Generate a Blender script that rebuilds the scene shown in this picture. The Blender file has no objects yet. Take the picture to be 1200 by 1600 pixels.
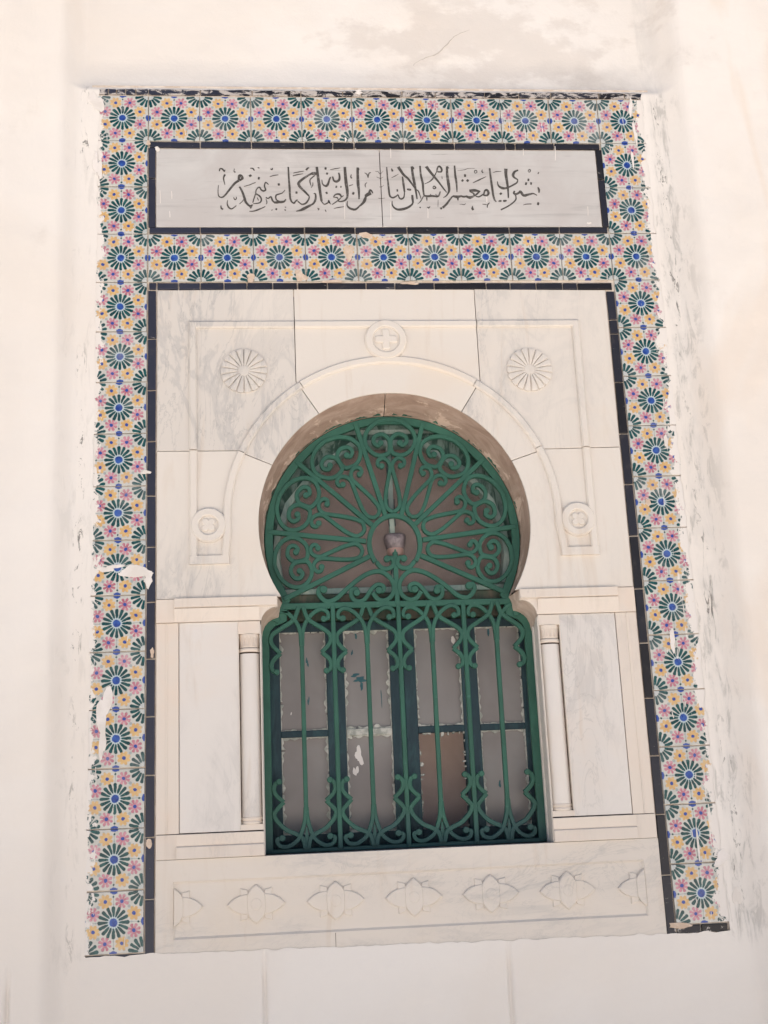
import bpy, bmesh, math, random
import numpy as np
from mathutils import Vector, Matrix, noise as mnoise

random.seed(7)
sc = bpy.context.scene
COL = sc.collection
PI = math.pi
ZC = 2.45                      # height of the frame's centre above the ground; all layout below is measured from that centre

# ---------------------------------------------------------------- camera
CAMC = Vector((-0.3307, -3.2578, -0.8495 + ZC))
RX = Vector((0.99582582, -0.08058073, -0.04286820))
RY = Vector((-0.02138044, 0.25065954, -0.96783918))     # image down
RZ = Vector((0.08873451, 0.96471578, 0.24789039))       # forward
cam_d = bpy.data.cameras.new('camera')
cam = bpy.data.objects.new('camera', cam_d); COL.objects.link(cam)
M4 = Matrix(((RX.x, -RY.x, -RZ.x, CAMC.x), (RX.y, -RY.y, -RZ.y, CAMC.y), (RX.z, -RY.z, -RZ.z, CAMC.z), (0, 0, 0, 1)))
cam.matrix_world = M4
cam_d.sensor_fit = 'HORIZONTAL'; cam_d.sensor_width = 36.0
cam_d.lens = 1922.4 / 1200.0 * 36.0
cam_d.clip_start = 0.05; cam_d.clip_end = 500
sc.camera = cam

# ---------------------------------------------------------------- daylight: the sun stands behind the building, the wall is in open shade
SUN_EL, SUN_AZ = 67.0, 14.0     # azimuth measured from +Y (behind the wall) towards +X
w = bpy.data.worlds.new('World'); sc.world = w; w.use_nodes = True
nt = w.node_tree; nt.nodes.clear()
sky = nt.nodes.new('ShaderNodeTexSky'); sky.sky_type = 'NISHITA'; sky.sun_disc = False
sky.sun_elevation = math.radians(SUN_EL); sky.sun_rotation = math.radians(SUN_AZ)
sky.air_density = 1.0; sky.dust_density = 3.0; sky.ozone_density = 1.0
bg = nt.nodes.new('ShaderNodeBackground'); bg.inputs[1].default_value = 0.055
wo = nt.nodes.new('ShaderNodeOutputWorld')
nt.links.new(sky.outputs[0], bg.inputs[0]); nt.links.new(bg.outputs[0], wo.inputs[0])
sd = bpy.data.lights.new('sun', 'SUN'); sd.energy = 4.8; sd.angle = math.radians(0.5); sd.color = (1.0, 0.96, 0.91)
sun = bpy.data.objects.new('sun', sd); COL.objects.link(sun)
el, az = math.radians(SUN_EL), math.radians(SUN_AZ)
sdir = Vector((math.sin(az) * math.cos(el), math.cos(az) * math.cos(el), math.sin(el)))
sun.rotation_euler = sdir.to_track_quat('Z', 'Y').to_euler(); sun.location = (0, 4, 12)
sc.view_settings.view_transform = 'Standard'; sc.view_settings.look = 'None'
sc.view_settings.gamma = 1; sc.view_settings.use_curve_mapping = False
sc.view_settings.exposure = 1.47
sc.cycles.max_bounces = 8; sc.cycles.diffuse_bounces = 5; sc.cycles.transparent_max_bounces = 12

# ---------------------------------------------------------------- node helper: arithmetic on sockets
class MatB:
    def __init__(s, name, rough=0.6, spec=0.4):
        s.m = bpy.data.materials.new(name); s.m.use_nodes = True
        s.t = s.m.node_tree; s.t.nodes.clear()
        s.b = s.t.nodes.new('ShaderNodeBsdfPrincipled'); s.o = s.t.nodes.new('ShaderNodeOutputMaterial')
        s.t.links.new(s.b.outputs[0], s.o.inputs[0])
        s.b.inputs['Roughness'].default_value = rough
        s.b.inputs['Specular IOR Level'].default_value = spec
    def put(s, sock, v):
        if isinstance(v, V): s.t.links.new(v.s, sock)
        elif isinstance(v, (tuple, list)): sock.default_value = tuple(v) + ((1.0,) if len(v) == 3 and sock.type == 'RGBA' else ())
        else: sock.default_value = v
    def math(s, op, a, b=0.0, c=0.0):
        n = s.t.nodes.new('ShaderNodeMath'); n.operation = op
        s.put(n.inputs[0], a); s.put(n.inputs[1], b); s.put(n.inputs[2], c)
        return V(s, n.outputs[0])
    def mix(s, f, a, b):
        n = s.t.nodes.new('ShaderNodeMix'); n.data_type = 'RGBA'
        s.put(n.inputs[0], f); s.put(n.inputs[6], a); s.put(n.inputs[7], b)
        return V(s, n.outputs[2])
    def sm(s, x, lo, hi):                        # smoothstep
        n = s.t.nodes.new('ShaderNodeMapRange'); n.interpolation_type = 'SMOOTHSTEP'
        s.put(n.inputs[0], x); s.put(n.inputs[1], lo); s.put(n.inputs[2], hi)
        return V(s, n.outputs[0])
    def pos(s):
        g = s.t.nodes.new('ShaderNodeNewGeometry'); return V(s, g.outputs['Position'])
    def obj(s):
        g = s.t.nodes.new('ShaderNodeTexCoord'); return V(s, g.outputs['Object'])
    def rnd(s):
        g = s.t.nodes.new('ShaderNodeObjectInfo'); return V(s, g.outputs['Random'])
    def xyz(s, v):
        n = s.t.nodes.new('ShaderNodeSeparateXYZ'); s.put(n.inputs[0], v)
        return [V(s, o) for o in n.outputs]
    def comb(s, x, y, z):
        n = s.t.nodes.new('ShaderNodeCombineXYZ')
        for i, q in enumerate((x, y, z)): s.put(n.inputs[i], q)
        return V(s, n.outputs[0])
    def mapv(s, v, sc_, off=(0, 0, 0)):
        n = s.t.nodes.new('ShaderNodeMapping'); s.put(n.inputs[0], v)
        s.put(n.inputs[1], off); s.put(n.inputs[3], sc_)
        return V(s, n.outputs[0])
    def noise(s, v, scale, detail=4, rough=.55, dist=0.0, color=False):
        n = s.t.nodes.new('ShaderNodeTexNoise'); s.put(n.inputs['Vector'], v)
        n.inputs['Scale'].default_value = scale; n.inputs['Detail'].default_value = detail
        n.inputs['Roughness'].default_value = rough; n.inputs['Distortion'].default_value = dist
        return V(s, n.outputs['Color' if color else 'Fac'])
    def bump(s, h, strength=.3, dist=.01):
        n = s.t.nodes.new('ShaderNodeBump'); s.put(n.inputs['Height'], h)
        n.inputs['Strength'].default_value = strength; n.inputs['Distance'].default_value = dist
        s.t.links.new(n.outputs[0], s.b.inputs['Normal'])
    def color(s, c): s.put(s.b.inputs['Base Color'], c)
    def rough(s, c): s.put(s.b.inputs['Roughness'], c)
class V:
    def __init__(s, m, so): s.m, s.s = m, so
    def __add__(s, o): return s.m.math('ADD', s, o)
    __radd__ = __add__
    def __sub__(s, o): return s.m.math('SUBTRACT', s, o)
    def __rsub__(s, o): return s.m.math('SUBTRACT', o, s)
    def __mul__(s, o): return s.m.math('MULTIPLY', s, o)
    __rmul__ = __mul__
    def __truediv__(s, o): return s.m.math('DIVIDE', s, o)
    def abs(s): return s.m.math('ABSOLUTE', s)
    def max(s, o): return s.m.math('MAXIMUM', s, o)
    def min(s, o): return s.m.math('MINIMUM', s, o)

# ---------------------------------------------------------------- materials
def mat_wall():
    m = MatB('white_plaster', .8, .25); p = m.pos()
    x, y, z = m.xyz(p); zz = z - ZC
    n1 = m.noise(p, 1.1, 5, .6, .6); n2 = m.noise(p, 6, 6, .65)
    n3 = m.noise(m.mapv(p, (26, 3, 5)), 1.6, 6, .7, .8)        # vertical streaks
    base = m.mix(m.sm(n1, .38, .66), (.768, .722, .672), (.742, .684, .622))
    base = m.mix(m.sm(n2, .62, .8) * .35, base, (.60, .54, .48))
    # damp patch above the frame on the right, scuffs down the edges of the frame
    d = m.math('SQRT', ((x - .37) * 3.0) * ((x - .37) * 3.0) + ((zz - 1.50) * 5.5) * ((zz - 1.50) * 5.5))
    pa = m.sm(n2 * .55 + m.noise(m.mapv(p, (1.2, 1, 2.2)), 4.2, 6, .6) - d * .20, .50, .66)
    base = m.mix(pa * .42, base, (.55, .49, .44))
    d2 = m.math('SQRT', ((x - .70) * 2.0) * ((x - .70) * 2.0) + ((zz - 1.38) * 9) * ((zz - 1.38) * 9))
    base = m.mix(m.sm(n1 * .6 + n2 * .6 - d2 * .25, .40, .62) * .5, base, (.52, .48, .44))
    # cream repair patches on the right pier
    d3 = m.sm(m.noise(m.mapv(p, (2.6, 1, .8)), 1.6, 3, .5, .7), .5, .62) * m.sm(x, .85, .93)
    base = m.mix(d3 * .38, base, (.70, .58, .47))
    ax = x.abs()
    band = m.sm(ax, .80, .83) * (1 - m.sm(ax, .865, .935)) * m.sm(zz, -1.2, -1.12) * (1 - m.sm(zz, 1.26, 1.33))
    side = m.sm(x, 0, .1)
    scuff = m.sm(n3 * .7 + n2 * .35, .545, .64)
    base = m.mix(scuff * band * (side * .42 + .14), base, (.30, .285, .26))
    base = m.mix(m.sm(n3 * .5 + n2 * .5, .40, .56) * m.sm(x, .825, .835) * (1 - m.sm(x, .868, .90)) * m.sm(zz, -1.2, -1.1) * .28, base, (.50, .48, .455))
    spk = m.sm(m.noise(m.mapv(p, (30, 3, 9)), 1.5, 5, .75, 1.2), .565, .62)
    near = m.sm(ax, .838, .846) * (1 - m.sm(ax, .862, .872)) * m.sm(m.noise(p, 1.7, 2), .44, .56) * m.sm(zz, -1.2, -1.12) * (1 - m.sm(zz, 1.26, 1.33))
    base = m.mix(spk * near * .8, base, (.12, .11, .10))
    m.color(base)
    m.bump(n2 * .5 + m.noise(p, 45, 4, .6) * .25 + n1, .35, .012)
    return m.m
def mat_marble(name='white_marble', tint=(.685, .628, .562), vein=(.44, .42, .40), warm=(.69, .585, .475), amount=1.45, stretch=(1.0, 1.0, .38), rough=.45):
    m = MatB(name, rough, .4); p = m.pos()
    an = m.t.nodes.new('ShaderNodeAttribute'); an.attribute_type = 'OBJECT'; an.attribute_name = 'stone'; r = V(m, an.outputs['Fac'])
    off = m.comb(r * 31.0, r * 17.0, r * 23.0)
    n = m.t.nodes.new('ShaderNodeVectorMath'); n.operation = 'ADD'
    m.put(n.inputs[0], p); m.put(n.inputs[1], off); q = V(m, n.outputs[0])
    q = m.mapv(q, stretch)
    rot = m.t.nodes.new('ShaderNodeVectorRotate'); rot.rotation_type = 'Y_AXIS'
    m.put(rot.inputs['Vector'], q); m.put(rot.inputs['Angle'], -.30 + 0.0); q = V(m, rot.outputs[0])
    v = m.noise(q, 3.4, 9, .62, 1.6)
    vein_f = 1 - m.sm((v - .5).abs(), .0, .045)
    broad = m.sm(m.noise(q, 2.2, 4, .5, .8), .42, .70)
    wf = m.sm(m.noise(p, 3.1, 4, .6, .4), .48, .72)
    c = m.mix(broad * .20 * amount, tint, vein)
    c = m.mix(vein_f * broad * .42 * amount, c, vein)
    c = m.mix(wf * .38, c, warm)
    sp = m.sm(m.noise(p, 38, 5, .7), .66, .74)
    c = m.mix(sp * .3, c, (.42, .36, .30))
    ws = m.noise(m.mapv(p, (7, 1, .9)), 2.6, 5, .6, .6)
    c = m.mix(m.sm(ws, .56, .74) * .38, c, (.55, .44, .34))
    gs = m.noise(m.mapv(q, (1.6, 1, .8)), 9, 6, .62, 2.2)
    c = m.mix((1 - m.sm((gs - .5).abs(), .0, .022)) * broad * .34 * amount, c, (.36, .345, .33))
    c = m.mix((r - .5).abs() * .14, c, (.60, .54, .48))
    m.color(c)
    m.bump(m.noise(p, 60, 4, .6) + v * .4, .12, .004)
    return m.m
def mat_stain():
    m = MatB('stained_stone', .8, .2); p = m.pos()
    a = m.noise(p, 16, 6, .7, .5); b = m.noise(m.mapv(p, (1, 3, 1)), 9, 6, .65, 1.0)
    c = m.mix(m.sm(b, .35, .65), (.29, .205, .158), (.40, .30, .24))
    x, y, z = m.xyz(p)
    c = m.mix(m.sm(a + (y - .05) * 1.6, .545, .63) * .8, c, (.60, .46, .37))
    m.color(c); m.bump(a + b, .6, .006); return m.m
def mat_cove():
    m = MatB('warm_stained_marble', .6, .3); p = m.pos()
    a = m.noise(m.mapv(p, (1, 3, 1)), 14, 5, .6, .6)
    m.color(m.mix(m.sm(a, .4, .68), (.46, .355, .285), (.58, .475, .40))); m.bump(a, .3, .004); return m.m
def mat_green():
    m = MatB('green_gloss_paint', .5, .35); p = m.pos()
    a = m.noise(p, 9, 5, .6); b = m.noise(p, 70, 4, .6)
    c = m.mix(m.sm(a, .35, .68), (.024, .090, .062), (.032, .118, .082))
    c = m.mix(m.sm(b, .62, .74) * .4, c, (.07, .19, .145)); c = m.mix(m.sm(m.noise(p, 34, 6, .75, .6), .66, .70) * .7, c, (.016, .045, .035)); c = m.mix(m.sm(m.noise(p, 48, 5, .7, .3), .70, .73) * .6, c, (.15, .24, .19))
    x, y, z = m.xyz(p)
    c = m.mix((1 - m.sm(z + (a - .5) * .18, ZC - .90, ZC - .78)) * .75, c, (.022, .066, .072))   # darker blue-green towards the bottom
    m.color(c); m.rough(m.mix(a, (.42, .42, .42), (.65, .65, .65))); m.bump(b * .5 + a, .18, .003); return m.m
def mat_wood(name, dark, light, lo=.50, hi=.62, rough=.6):
    m = MatB(name, rough, .35); p = m.pos()
    a = m.noise(m.mapv(p, (3, 1, 1)), 7, 6, .7, .8); b = m.noise(m.mapv(p, (14, 4, 1.6)), 9, 5, .65)
    c = m.mix(m.sm(a, lo, hi), dark, light); c = m.mix(m.sm(b, .52, .7) * .3, c, tuple(q * .4 for q in dark))
    m.color(c); m.bump(a + b, .4, .004); return m.m
def mat_flat(name, c1, c2, scale=20, rough=.6, spec=.4, bump=.15, stretch=(1, 1, 1), lo=.4, hi=.62):
    m = MatB(name, rough, spec); p = m.pos()
    a = m.noise(m.mapv(p, stretch), scale, 6, .62, .4)
    m.color(m.mix(m.sm(a, lo, hi), c1, c2)); m.bump(a, bump, .004); return m.m
def mat_slab():
    m = MatB('grey_marble', .45, .4); p = m.pos(); x, y, z = m.xyz(p)
    a = m.noise(m.mapv(p, (1.6, 1, 26)), 1.7, 7, .65, .5)
    b = m.noise(m.mapv(p, (3, 1, 60)), 1.2, 5, .7, .3); w_ = m.noise(p, 5, 5, .6, .5)
    c = m.mix(m.sm(w_, .36, .66), (.495, .462, .438), (.545, .525, .50))
    c = m.mix(m.sm(a, .50, .70) * .55, c, (.35, .33, .315))
    c = m.mix(m.sm(b, .63, .70) * .6, c, (.16, .15, .145))
    wp = m.math('SQRT', ((x + .36) * 3) * ((x + .36) * 3) + ((z - ZC - 1.05) * 7) * ((z - ZC - 1.05) * 7))
    c = m.mix(m.sm(w_ - wp * .35, .36, .62) * .45, c, (.68, .63, .59))      # whitewash smear above the last word
    m.color(c); m.bump(a * .4 + m.noise(p, 60, 4), .12, .003); return m.m
def mat_tile():
    m = MatB('painted_tile', .22, .5); o = m.obj(); p = m.pos()
    jit = m.noise(p, 60, 3, .6, 0, True)
    jx, jy, jz = m.xyz(jit)
    x, y, z = m.xyz(o)
    S = 1 / .1475
    X = x * S + (jx - .5) * .035; Z = z * S + (jz - .5) * .035
    def hyp(a, b): return m.math('SQRT', a * a + b * b)
    def petals(X, Z, N, r1, r2, w0, w1, half):
        th = m.math('ARCTAN2', Z, X)
        k = th * (N / (2 * PI)) + (0.0 if half else .5)
        f = m.math('FRACT', k) - .5
        ph = f * (2 * PI / N); r = hyp(X, Z)
        u = r * m.math('COSINE', ph); v = r * m.math('SINE', ph)
        cl = u.max(r1).min(r2); wd = (cl - r1) * ((w1 - w0) / (r2 - r1)) + w0
        return hyp(u - cl, v) - wd
    def ins(d, e=.006): return 1 - m.sm(d, -e, e)
    tone = m.noise(p, 55, 4, .6); tr = m.rnd()
    c = m.mix(m.sm(m.noise(p, 18, 4), .4, .65), (.56, .54, .49), (.48, .47, .43))
    aX, aZ = X.abs(), Z.abs()
    mm = .5 - aX.max(aZ); nn = aX.min(aZ)
    grey = (.30, .33, .33); teal = (.010, .060, .060); blue = (.030, .070, .30)
    c = m.mix(ins(nn - .006, .004) * ins(mm - .24, .01) * .8, c, grey)
    for (gx, gz, gr) in ((.255, .255, .027), (.18, .445, .018), (.445, .18, .018), (.32, .245, .014), (.245, .32, .014), (.0, .30, .013), (.30, .0, .013)):
        c = m.mix(ins(hyp(aX - gx, aZ - gz) - gr) * .85, c, grey)
    c = m.mix(ins(hyp(mm - .085, nn) - .017), c, teal)
    c = m.mix(ins((hyp(mm, nn * .8) - .046).min((mm - .030).max(nn - .062))), c, blue)
    # corner stars
    tealv = m.mix(m.sm(tone, .38, .64), (.005, .042, .045), (.014, .082, .080))
    c = m.mix(ins(petals(.5 - aX, .5 - aZ, 16, .03, .085, .004, .012, True)) * .3, c, (.22, .36, .46))
    c = m.mix(ins(petals(.5 - aX, .5 - aZ, 16, .112, .234, .0200, .0300, True)), c, tealv)
    # eight small flowers round the star, yellow and pink by turns
    th = m.math('ARCTAN2', Z, X); k = th * (8 / (2 * PI)) + 8.0
    fl = m.math('FLOOR', k); par = m.math('MODULO', fl, 2.0); ph = (m.math('FRACT', k) - .5) * (2 * PI / 8)
    r = hyp(X, Z); U_ = r * m.math('COSINE', ph) - .367; V_ = r * m.math('SINE', ph)
    yel = m.mix(m.sm(tone, .36, .66), (.56, .33, .12), (.66, .44, .19)); pnk = m.mix(m.sm(tone, .36, .66), (.38, .115, .155), (.55, .26, .30))
    yel = m.mix(tr * .35, yel, (.60, .42, .26)); pnk = m.mix(tr * .4, pnk, (.58, .30, .36))
    fc = m.mix(m.sm(par, .4, .6), yel, pnk)
    c = m.mix(ins(petals(U_, V_, 8, .045, .092, .015, .0270, False)) , c, fc)
    c = m.mix(ins(hyp(U_, V_) - (.088 - par * .030)) * .9, c, fc)
    c = m.mix(ins(hyp(U_, V_) - .031), c, blue)
    # the big star
    c = m.mix(ins(petals(X, Z, 16, .06, .100, .006, .009, False)), c, (.30, .44, .52))
    c = m.mix(ins(petals(X, Z, 16, .115, .236, .0205, .0300, False)), c, tealv)
    c = m.mix(ins(petals(X, Z, 16, .07, .128, .003, .005, True)), c, (.52, .58, .58))
    c = m.mix(ins(hyp(X, Z) - .068), c, m.mix(m.sm(tone, .36, .66), (.016, .042, .22), (.035, .10, .36)))
    # wear: dull bloom, paint slopped over the outer edges, chips
    c = m.mix(m.sm(m.noise(p, 7, 5, .6), .50, .75) * .30, c, (.55, .53, .50))
    wx, wy, wz = m.xyz(p); zz = wz - ZC
    sn = m.noise(m.mapv(p, (2.2, 1, 1)), 11, 6, .68, .8); sn2 = m.noise(p, 38, 4, .7)
    sx = wx.abs() + (sn - .5) * .085 + (sn2 - .5) * .065 + m.sm(wx, .0, .1) * .010
    c2 = m.mix(m.sm(sx, .806, .812), c, (.74, .69, .64))
    # brushed drips on the right-hand column
    st = m.noise(m.mapv(p, (70, 1, 5)), 1.0, 4, .6, .6)
    c2 = m.mix(m.sm(st, .64, .67) * m.sm(wx, .735, .76) * .9, c2, (.74, .69, .64))
    st2 = m.noise(m.mapv(p, (95, 1, 11)), 1.0, 3, .6, .3)
    c2 = m.mix(m.sm(st2, .725, .74) * .9, c2, (.74, .70, .66))
    ch = m.sm(m.noise(p, 26, 5, .7, .4), .735, .75)
    c2 = m.mix(ch * .9, c2, (.50, .38, .29))
    m.color(c2)
    m.rough(m.mix(m.sm(sx, .806, .812), m.mix(m.noise(p, 20, 3), (.15, .15, .15), (.42, .42, .42)), (.8, .8, .8)))
    m.bump(m.noise(p, 22, 4) * .7 + tone * .15, .15, .004)
    return m.m
def mat_strip():
    m = MatB('black_glazed_tile', .25, .32); p = m.pos(); x, y, z = m.xyz(p); zz = z - ZC
    a = m.noise(p, 30, 5, .65); r = m.rnd()
    c = m.mix(r, (.014, .012, .013), (.026, .026, .036))
    c = m.mix(m.sm(x, -.2, -.6) * .5, c, (.040, .045, .075))
    c = m.mix(m.sm(a, .55, .72) * .4, c, (.07, .06, .057))
    w1 = m.sm(m.noise(m.mapv(p, (1, 1, 2.5)), 20, 6, .75, 1.0) + m.sm(zz, 1.26, 1.28) * .17 - (1 - m.sm(zz, -1.14, -1.12)) * -.10, .66, .70)
    c = m.mix(w1 * .85, c, (.55, .50, .46))
    m.color(c); m.rough(m.mix(a, (.18, .18, .18), (.5, .5, .5))); m.bump(a, .2, .003); return m.m
def mat_glass_dull():
    m = MatB('dusty_glass', .32, .5); p = m.pos()
    a = m.noise(p, 3.0, 4, .6, .5); b = m.noise(m.mapv(p, (3, 1, .6)), 30, 5, .7); r = m.rnd()
    c = m.mix(m.sm(a, .32, .66), (.215, .185, .174), (.285, .262, .246))
    c = m.mix(r * .4, c, (.215, .205, .198))
    x, y, z = m.xyz(p)
    c = m.mix(m.sm(b, .60, .78) * .25, c, (.26, .25, .24))
    m.color(c); m.rough(m.mix(b, (.25, .25, .25), (.55, .55, .55))); m.bump(a, .05, .003); return m.m
def mat_fan_glass():
    m = MatB('dusty_clear_glass', .3, .5); p = m.pos(); a = m.noise(p, 5, 5, .6, .6)
    m.color(m.mix(m.sm(a, .35, .66), (.36, .28, .262), (.46, .37, .34)))
    tr = m.t.nodes.new('ShaderNodeBsdfTransparent'); mx = m.t.nodes.new('ShaderNodeMixShader')
    m.t.links.new(m.b.outputs[0], mx.inputs[1]); m.t.links.new(tr.outputs[0], mx.inputs[2])
    m.put(mx.inputs[0], m.mix(a, (.62, .62, .62), (.85, .85, .85))); m.t.links.new(mx.outputs[0], m.o.inputs[0]); return m.m

MT = dict(
    wall=mat_wall(), marble=mat_marble(), panel=mat_marble('veined_marble', (.685, .64, .595), (.42, .40, .385), (.70, .60, .51), 1.2, (1.0, 1.0, .42)),
    warm=mat_marble('warm_marble', (.69, .61, .53), (.52, .46, .41), (.76, .56, .42), .6),
    plinth=mat_marble('plinth_marble', (.67, .605, .535), (.43, .41, .39), (.66, .56, .45), 1.2, (.5, 1, 1.6)),
    stain=mat_stain(), cove=mat_cove(), green=mat_green(), slab=mat_slab(), tile=mat_tile(), strip=mat_strip(),
    glass=mat_glass_dull(), fglass=mat_fan_glass(),
    grout=mat_flat('lime_grout', (.58, .48, .39), (.68, .60, .52), 30, .9, .1, .5),
    gap=mat_flat('dark_mortar', (.10, .075, .06), (.18, .13, .10), 40, .9, .1, .3),
    wood=mat_wood('dark_green_wood', (.020, .044, .056), (.029, .074, .082), .45, .7),
    fwood=mat_wood('weathered_green_wood', (.035, .090, .072), (.20, .29, .26), .46, .58),
    pale=mat_wood('pale_aqua_wood', (.27, .38, .345), (.42, .50, .455), .4, .6, .7),
    olive=mat_wood('dirty_olive_wood', (.060, .085, .060), (.13, .115, .085), .4, .62),
    putty=mat_flat('old_putty', (.34, .35, .31), (.56, .55, .50), 60, .85, .2, .5),
    ink=mat_flat('faded_black_paint', (.075, .068, .062), (.20, .185, .175), 90, .8, .2, .1, (1, 1, 1), .50, .72),
    whitep=mat_flat('white_paint', (.76, .71, .67), (.68, .63, .58), 15, .8, .2, .4),
    mortar=mat_flat('beige_mortar', (.56, .43, .33), (.64, .52, .42), 40, .9, .1, .6),
    bluep=mat_flat('blue_green_paint', (.03, .10, .12), (.045, .13, .14), 40, .5, .3, .1),
    room=mat_flat('mauve_plaster', (.66, .50, .44), (.76, .60, .54), 4, .9, .1, .2),
    shade=mat_flat('pink_glass_shade', (.30, .18, .15), (.38, .24, .20), 12, .3, .5, .1),
    metal=mat_flat('tarnished_metal', (.10, .08, .085), (.22, .18, .185), 40, .5, .5, .3),
    paving=mat_flat('sunlit_paving', (.60, .55, .495), (.66, .61, .56), 3, .9, .1, .3),
    crack=mat_flat('crack_line', (.42, .38, .34), (.54, .49, .45), 60, .9, .1, .2),
)

# ---------------------------------------------------------------- mesh helpers (layout coordinates: x right, y into the wall, z up from the frame centre)
WLOC = {}
def link(o, parent=None, loc=(0, 0, 0)):
    COL.objects.link(o); wl = Vector(loc) + Vector((0, 0, ZC)); WLOC[o.name] = wl
    if parent is not None:
        o.parent = parent; o.location = wl - WLOC[parent.name]
    else: o.location = wl
    return o
def obj(name, me, mat, parent=None, loc=(0, 0, 0), bevel=0.0, smooth=False):
    if isinstance(me, tuple):
        v, f = me; me = bpy.data.meshes.new(name); me.from_pydata([tuple(q) for q in v], [], f); me.update()
        bm = bmesh.new(); bm.from_mesh(me); bmesh.ops.recalc_face_normals(bm, faces=bm.faces); bm.to_mesh(me); bm.free()
    if mat is not None and not me.materials: me.materials.append(mat)
    if smooth: me.shade_smooth()
    seed = None
    if mat is not None and 'marble' in mat.name:
        n_ = len(me.vertices); mx = sum(v.co.x for v in me.vertices) / n_; mz = sum(v.co.z for v in me.vertices) / n_
        if mat.name == 'white_marble' and mz > -.235: seed = .11 if (abs(mx) < .245 and mz > .2) else (.27 if mz < .165 else .53) + (.31 if mx > 0 else 0)
        elif mat.name == 'plinth_marble': seed = .45
        else: seed = random.random()
    o = bpy.data.objects.new(name, me); link(o, parent, loc)
    if seed is not None: o['stone'] = float(seed)
    if bevel:
        b = o.modifiers.new('bevel', 'BEVEL'); b.width = bevel; b.segments = 2; b.limit_method = 'ANGLE'; b.angle_limit = math.radians(38)
    return o
def thing(name, label, cat, loc, group=None):
    o = bpy.data.objects.new(name, None); o.empty_display_size = .1; link(o, None, loc)
    return tag(o, label, cat, group)
def tag(o, label=None, cat=None, group=None, kind=None):
    if label: o['label'] = label
    if cat: o['category'] = cat
    if group: o['group'] = group
    if kind: o['kind'] = kind
    return o
def join(parts):
    vs, fs = [], []
    for v, f in parts:
        k = len(vs); vs += list(v); fs += [tuple(i + k for i in q) for q in f]
    return vs, fs
def box(x0, x1, y0, y1, z0, z1):
    v = [(x, y, z) for x in (x0, x1) for y in (y0, y1) for z in (z0, z1)]
    return v, [(0, 1, 3, 2), (4, 6, 7, 5), (0, 4, 5, 1), (2, 3, 7, 6), (0, 2, 6, 4), (1, 5, 7, 3)]
def prism(poly, y0, y1):                      # front face at y0
    n = len(poly)
    v = [(x, y0, z) for x, z in poly] + [(x, y1, z) for x, z in poly]
    return v, [tuple(range(n)), tuple(range(2 * n - 1, n - 1, -1))] + [(i, (i + 1) % n, n + (i + 1) % n, n + i) for i in range(n)]
def relief(poly, yb, yf, k=.86, cx=None):     # raised shape with a slanted rim
    n = len(poly); c = cx or (sum(p[0] for p in poly) / n, sum(p[1] for p in poly) / n)
    a = [(x, yb, z) for x, z in poly]
    b = [(x + (c[0] - x) * (1 - k) * .25, yb + (yf - yb) * .75, z + (c[1] - z) * (1 - k) * .25) for x, z in poly]
    d = [(c[0] + (x - c[0]) * k, yf, c[1] + (z - c[1]) * k) for x, z in poly]
    f = [tuple(range(2 * n, 3 * n))]
    for o in (0, n): f += [(o + i, o + (i + 1) % n, o + n + (i + 1) % n, o + n + i) for i in range(n)]
    return a + b + d, f
def smooth_path(pts, n=7):
    if len(pts) < 3: return list(pts)
    P = [pts[0]] + list(pts) + [pts[-1]]; out = []
    for i in range(1, len(P) - 2):
        p0, p1, p2, p3 = P[i - 1], P[i], P[i + 1], P[i + 2]
        for j in range(n):
            t = j / n; t2 = t * t; t3 = t2 * t
            out.append(tuple(.5 * (2 * p1[k] + (p2[k] - p0[k]) * t + (2 * p0[k] - 5 * p1[k] + 4 * p2[k] - p3[k]) * t2 + (3 * p1[k] - p0[k] - 3 * p2[k] + p3[k]) * t3) for k in (0, 1)))
    out.append(pts[-1]); return out
def normals(pts, closed=False):
    n = len(pts); N = []
    for i in range(n):
        if closed: a, b, c = pts[i - 1], pts[i], pts[(i + 1) % n]
        else: a, b, c = pts[max(i - 1, 0)], pts[i], pts[min(i + 1, n - 1)]
        d1 = Vector((b[0] - a[0], b[1] - a[1])); d2 = Vector((c[0] - b[0], c[1] - b[1]))
        if d1.length < 1e-9: d1 = d2
        if d2.length < 1e-9: d2 = d1
        d1.normalize(); d2.normalize(); t = d1 + d2
        if t.length < 1e-6: t = d1
        t.normalize(); nn = Vector((-t.y, t.x)); k = max(.4, nn.dot(Vector((-d1.y, d1.x))))
        N.append((nn.x / k, nn.y / k))
    return N
def sweep(pts, prof, closed=False, wf=None):  # prof: closed section of (offset, y)
    N = normals(pts, closed); n = len(pts); m = len(prof); v = []
    for i, (p, q) in enumerate(zip(pts, N)):
        s = wf(i / (n - 1)) if wf else 1.0
        v += [(p[0] + q[0] * o * s, y, p[1] + q[1] * o * s) for o, y in prof]
    f = []
    for i in range(n if closed else n - 1):
        j = (i + 1) % n
        f += [(i * m + k, i * m + (k + 1) % m, j * m + (k + 1) % m, j * m + k) for k in range(m)]
    if not closed: f += [tuple(range(m)), tuple(range((n - 1) * m, n * m))]
    return v, f
def xprism(x0, x1, prof):                      # section in (y, z) carried along x
    v = [(x, y, z) for x in (min(x0, x1), max(x0, x1)) for y, z in prof]; n = len(prof)
    return v, [tuple(range(n)), tuple(range(2 * n - 1, n - 1, -1))] + [(i, (i + 1) % n, n + (i + 1) % n, n + i) for i in range(n)]
def arc(cx, cz, r, a0, a1, n):
    return [(cx + r * math.cos(math.radians(a0 + (a1 - a0) * i / n)), cz + r * math.sin(math.radians(a0 + (a1 - a0) * i / n))) for i in range(n + 1)]
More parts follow.
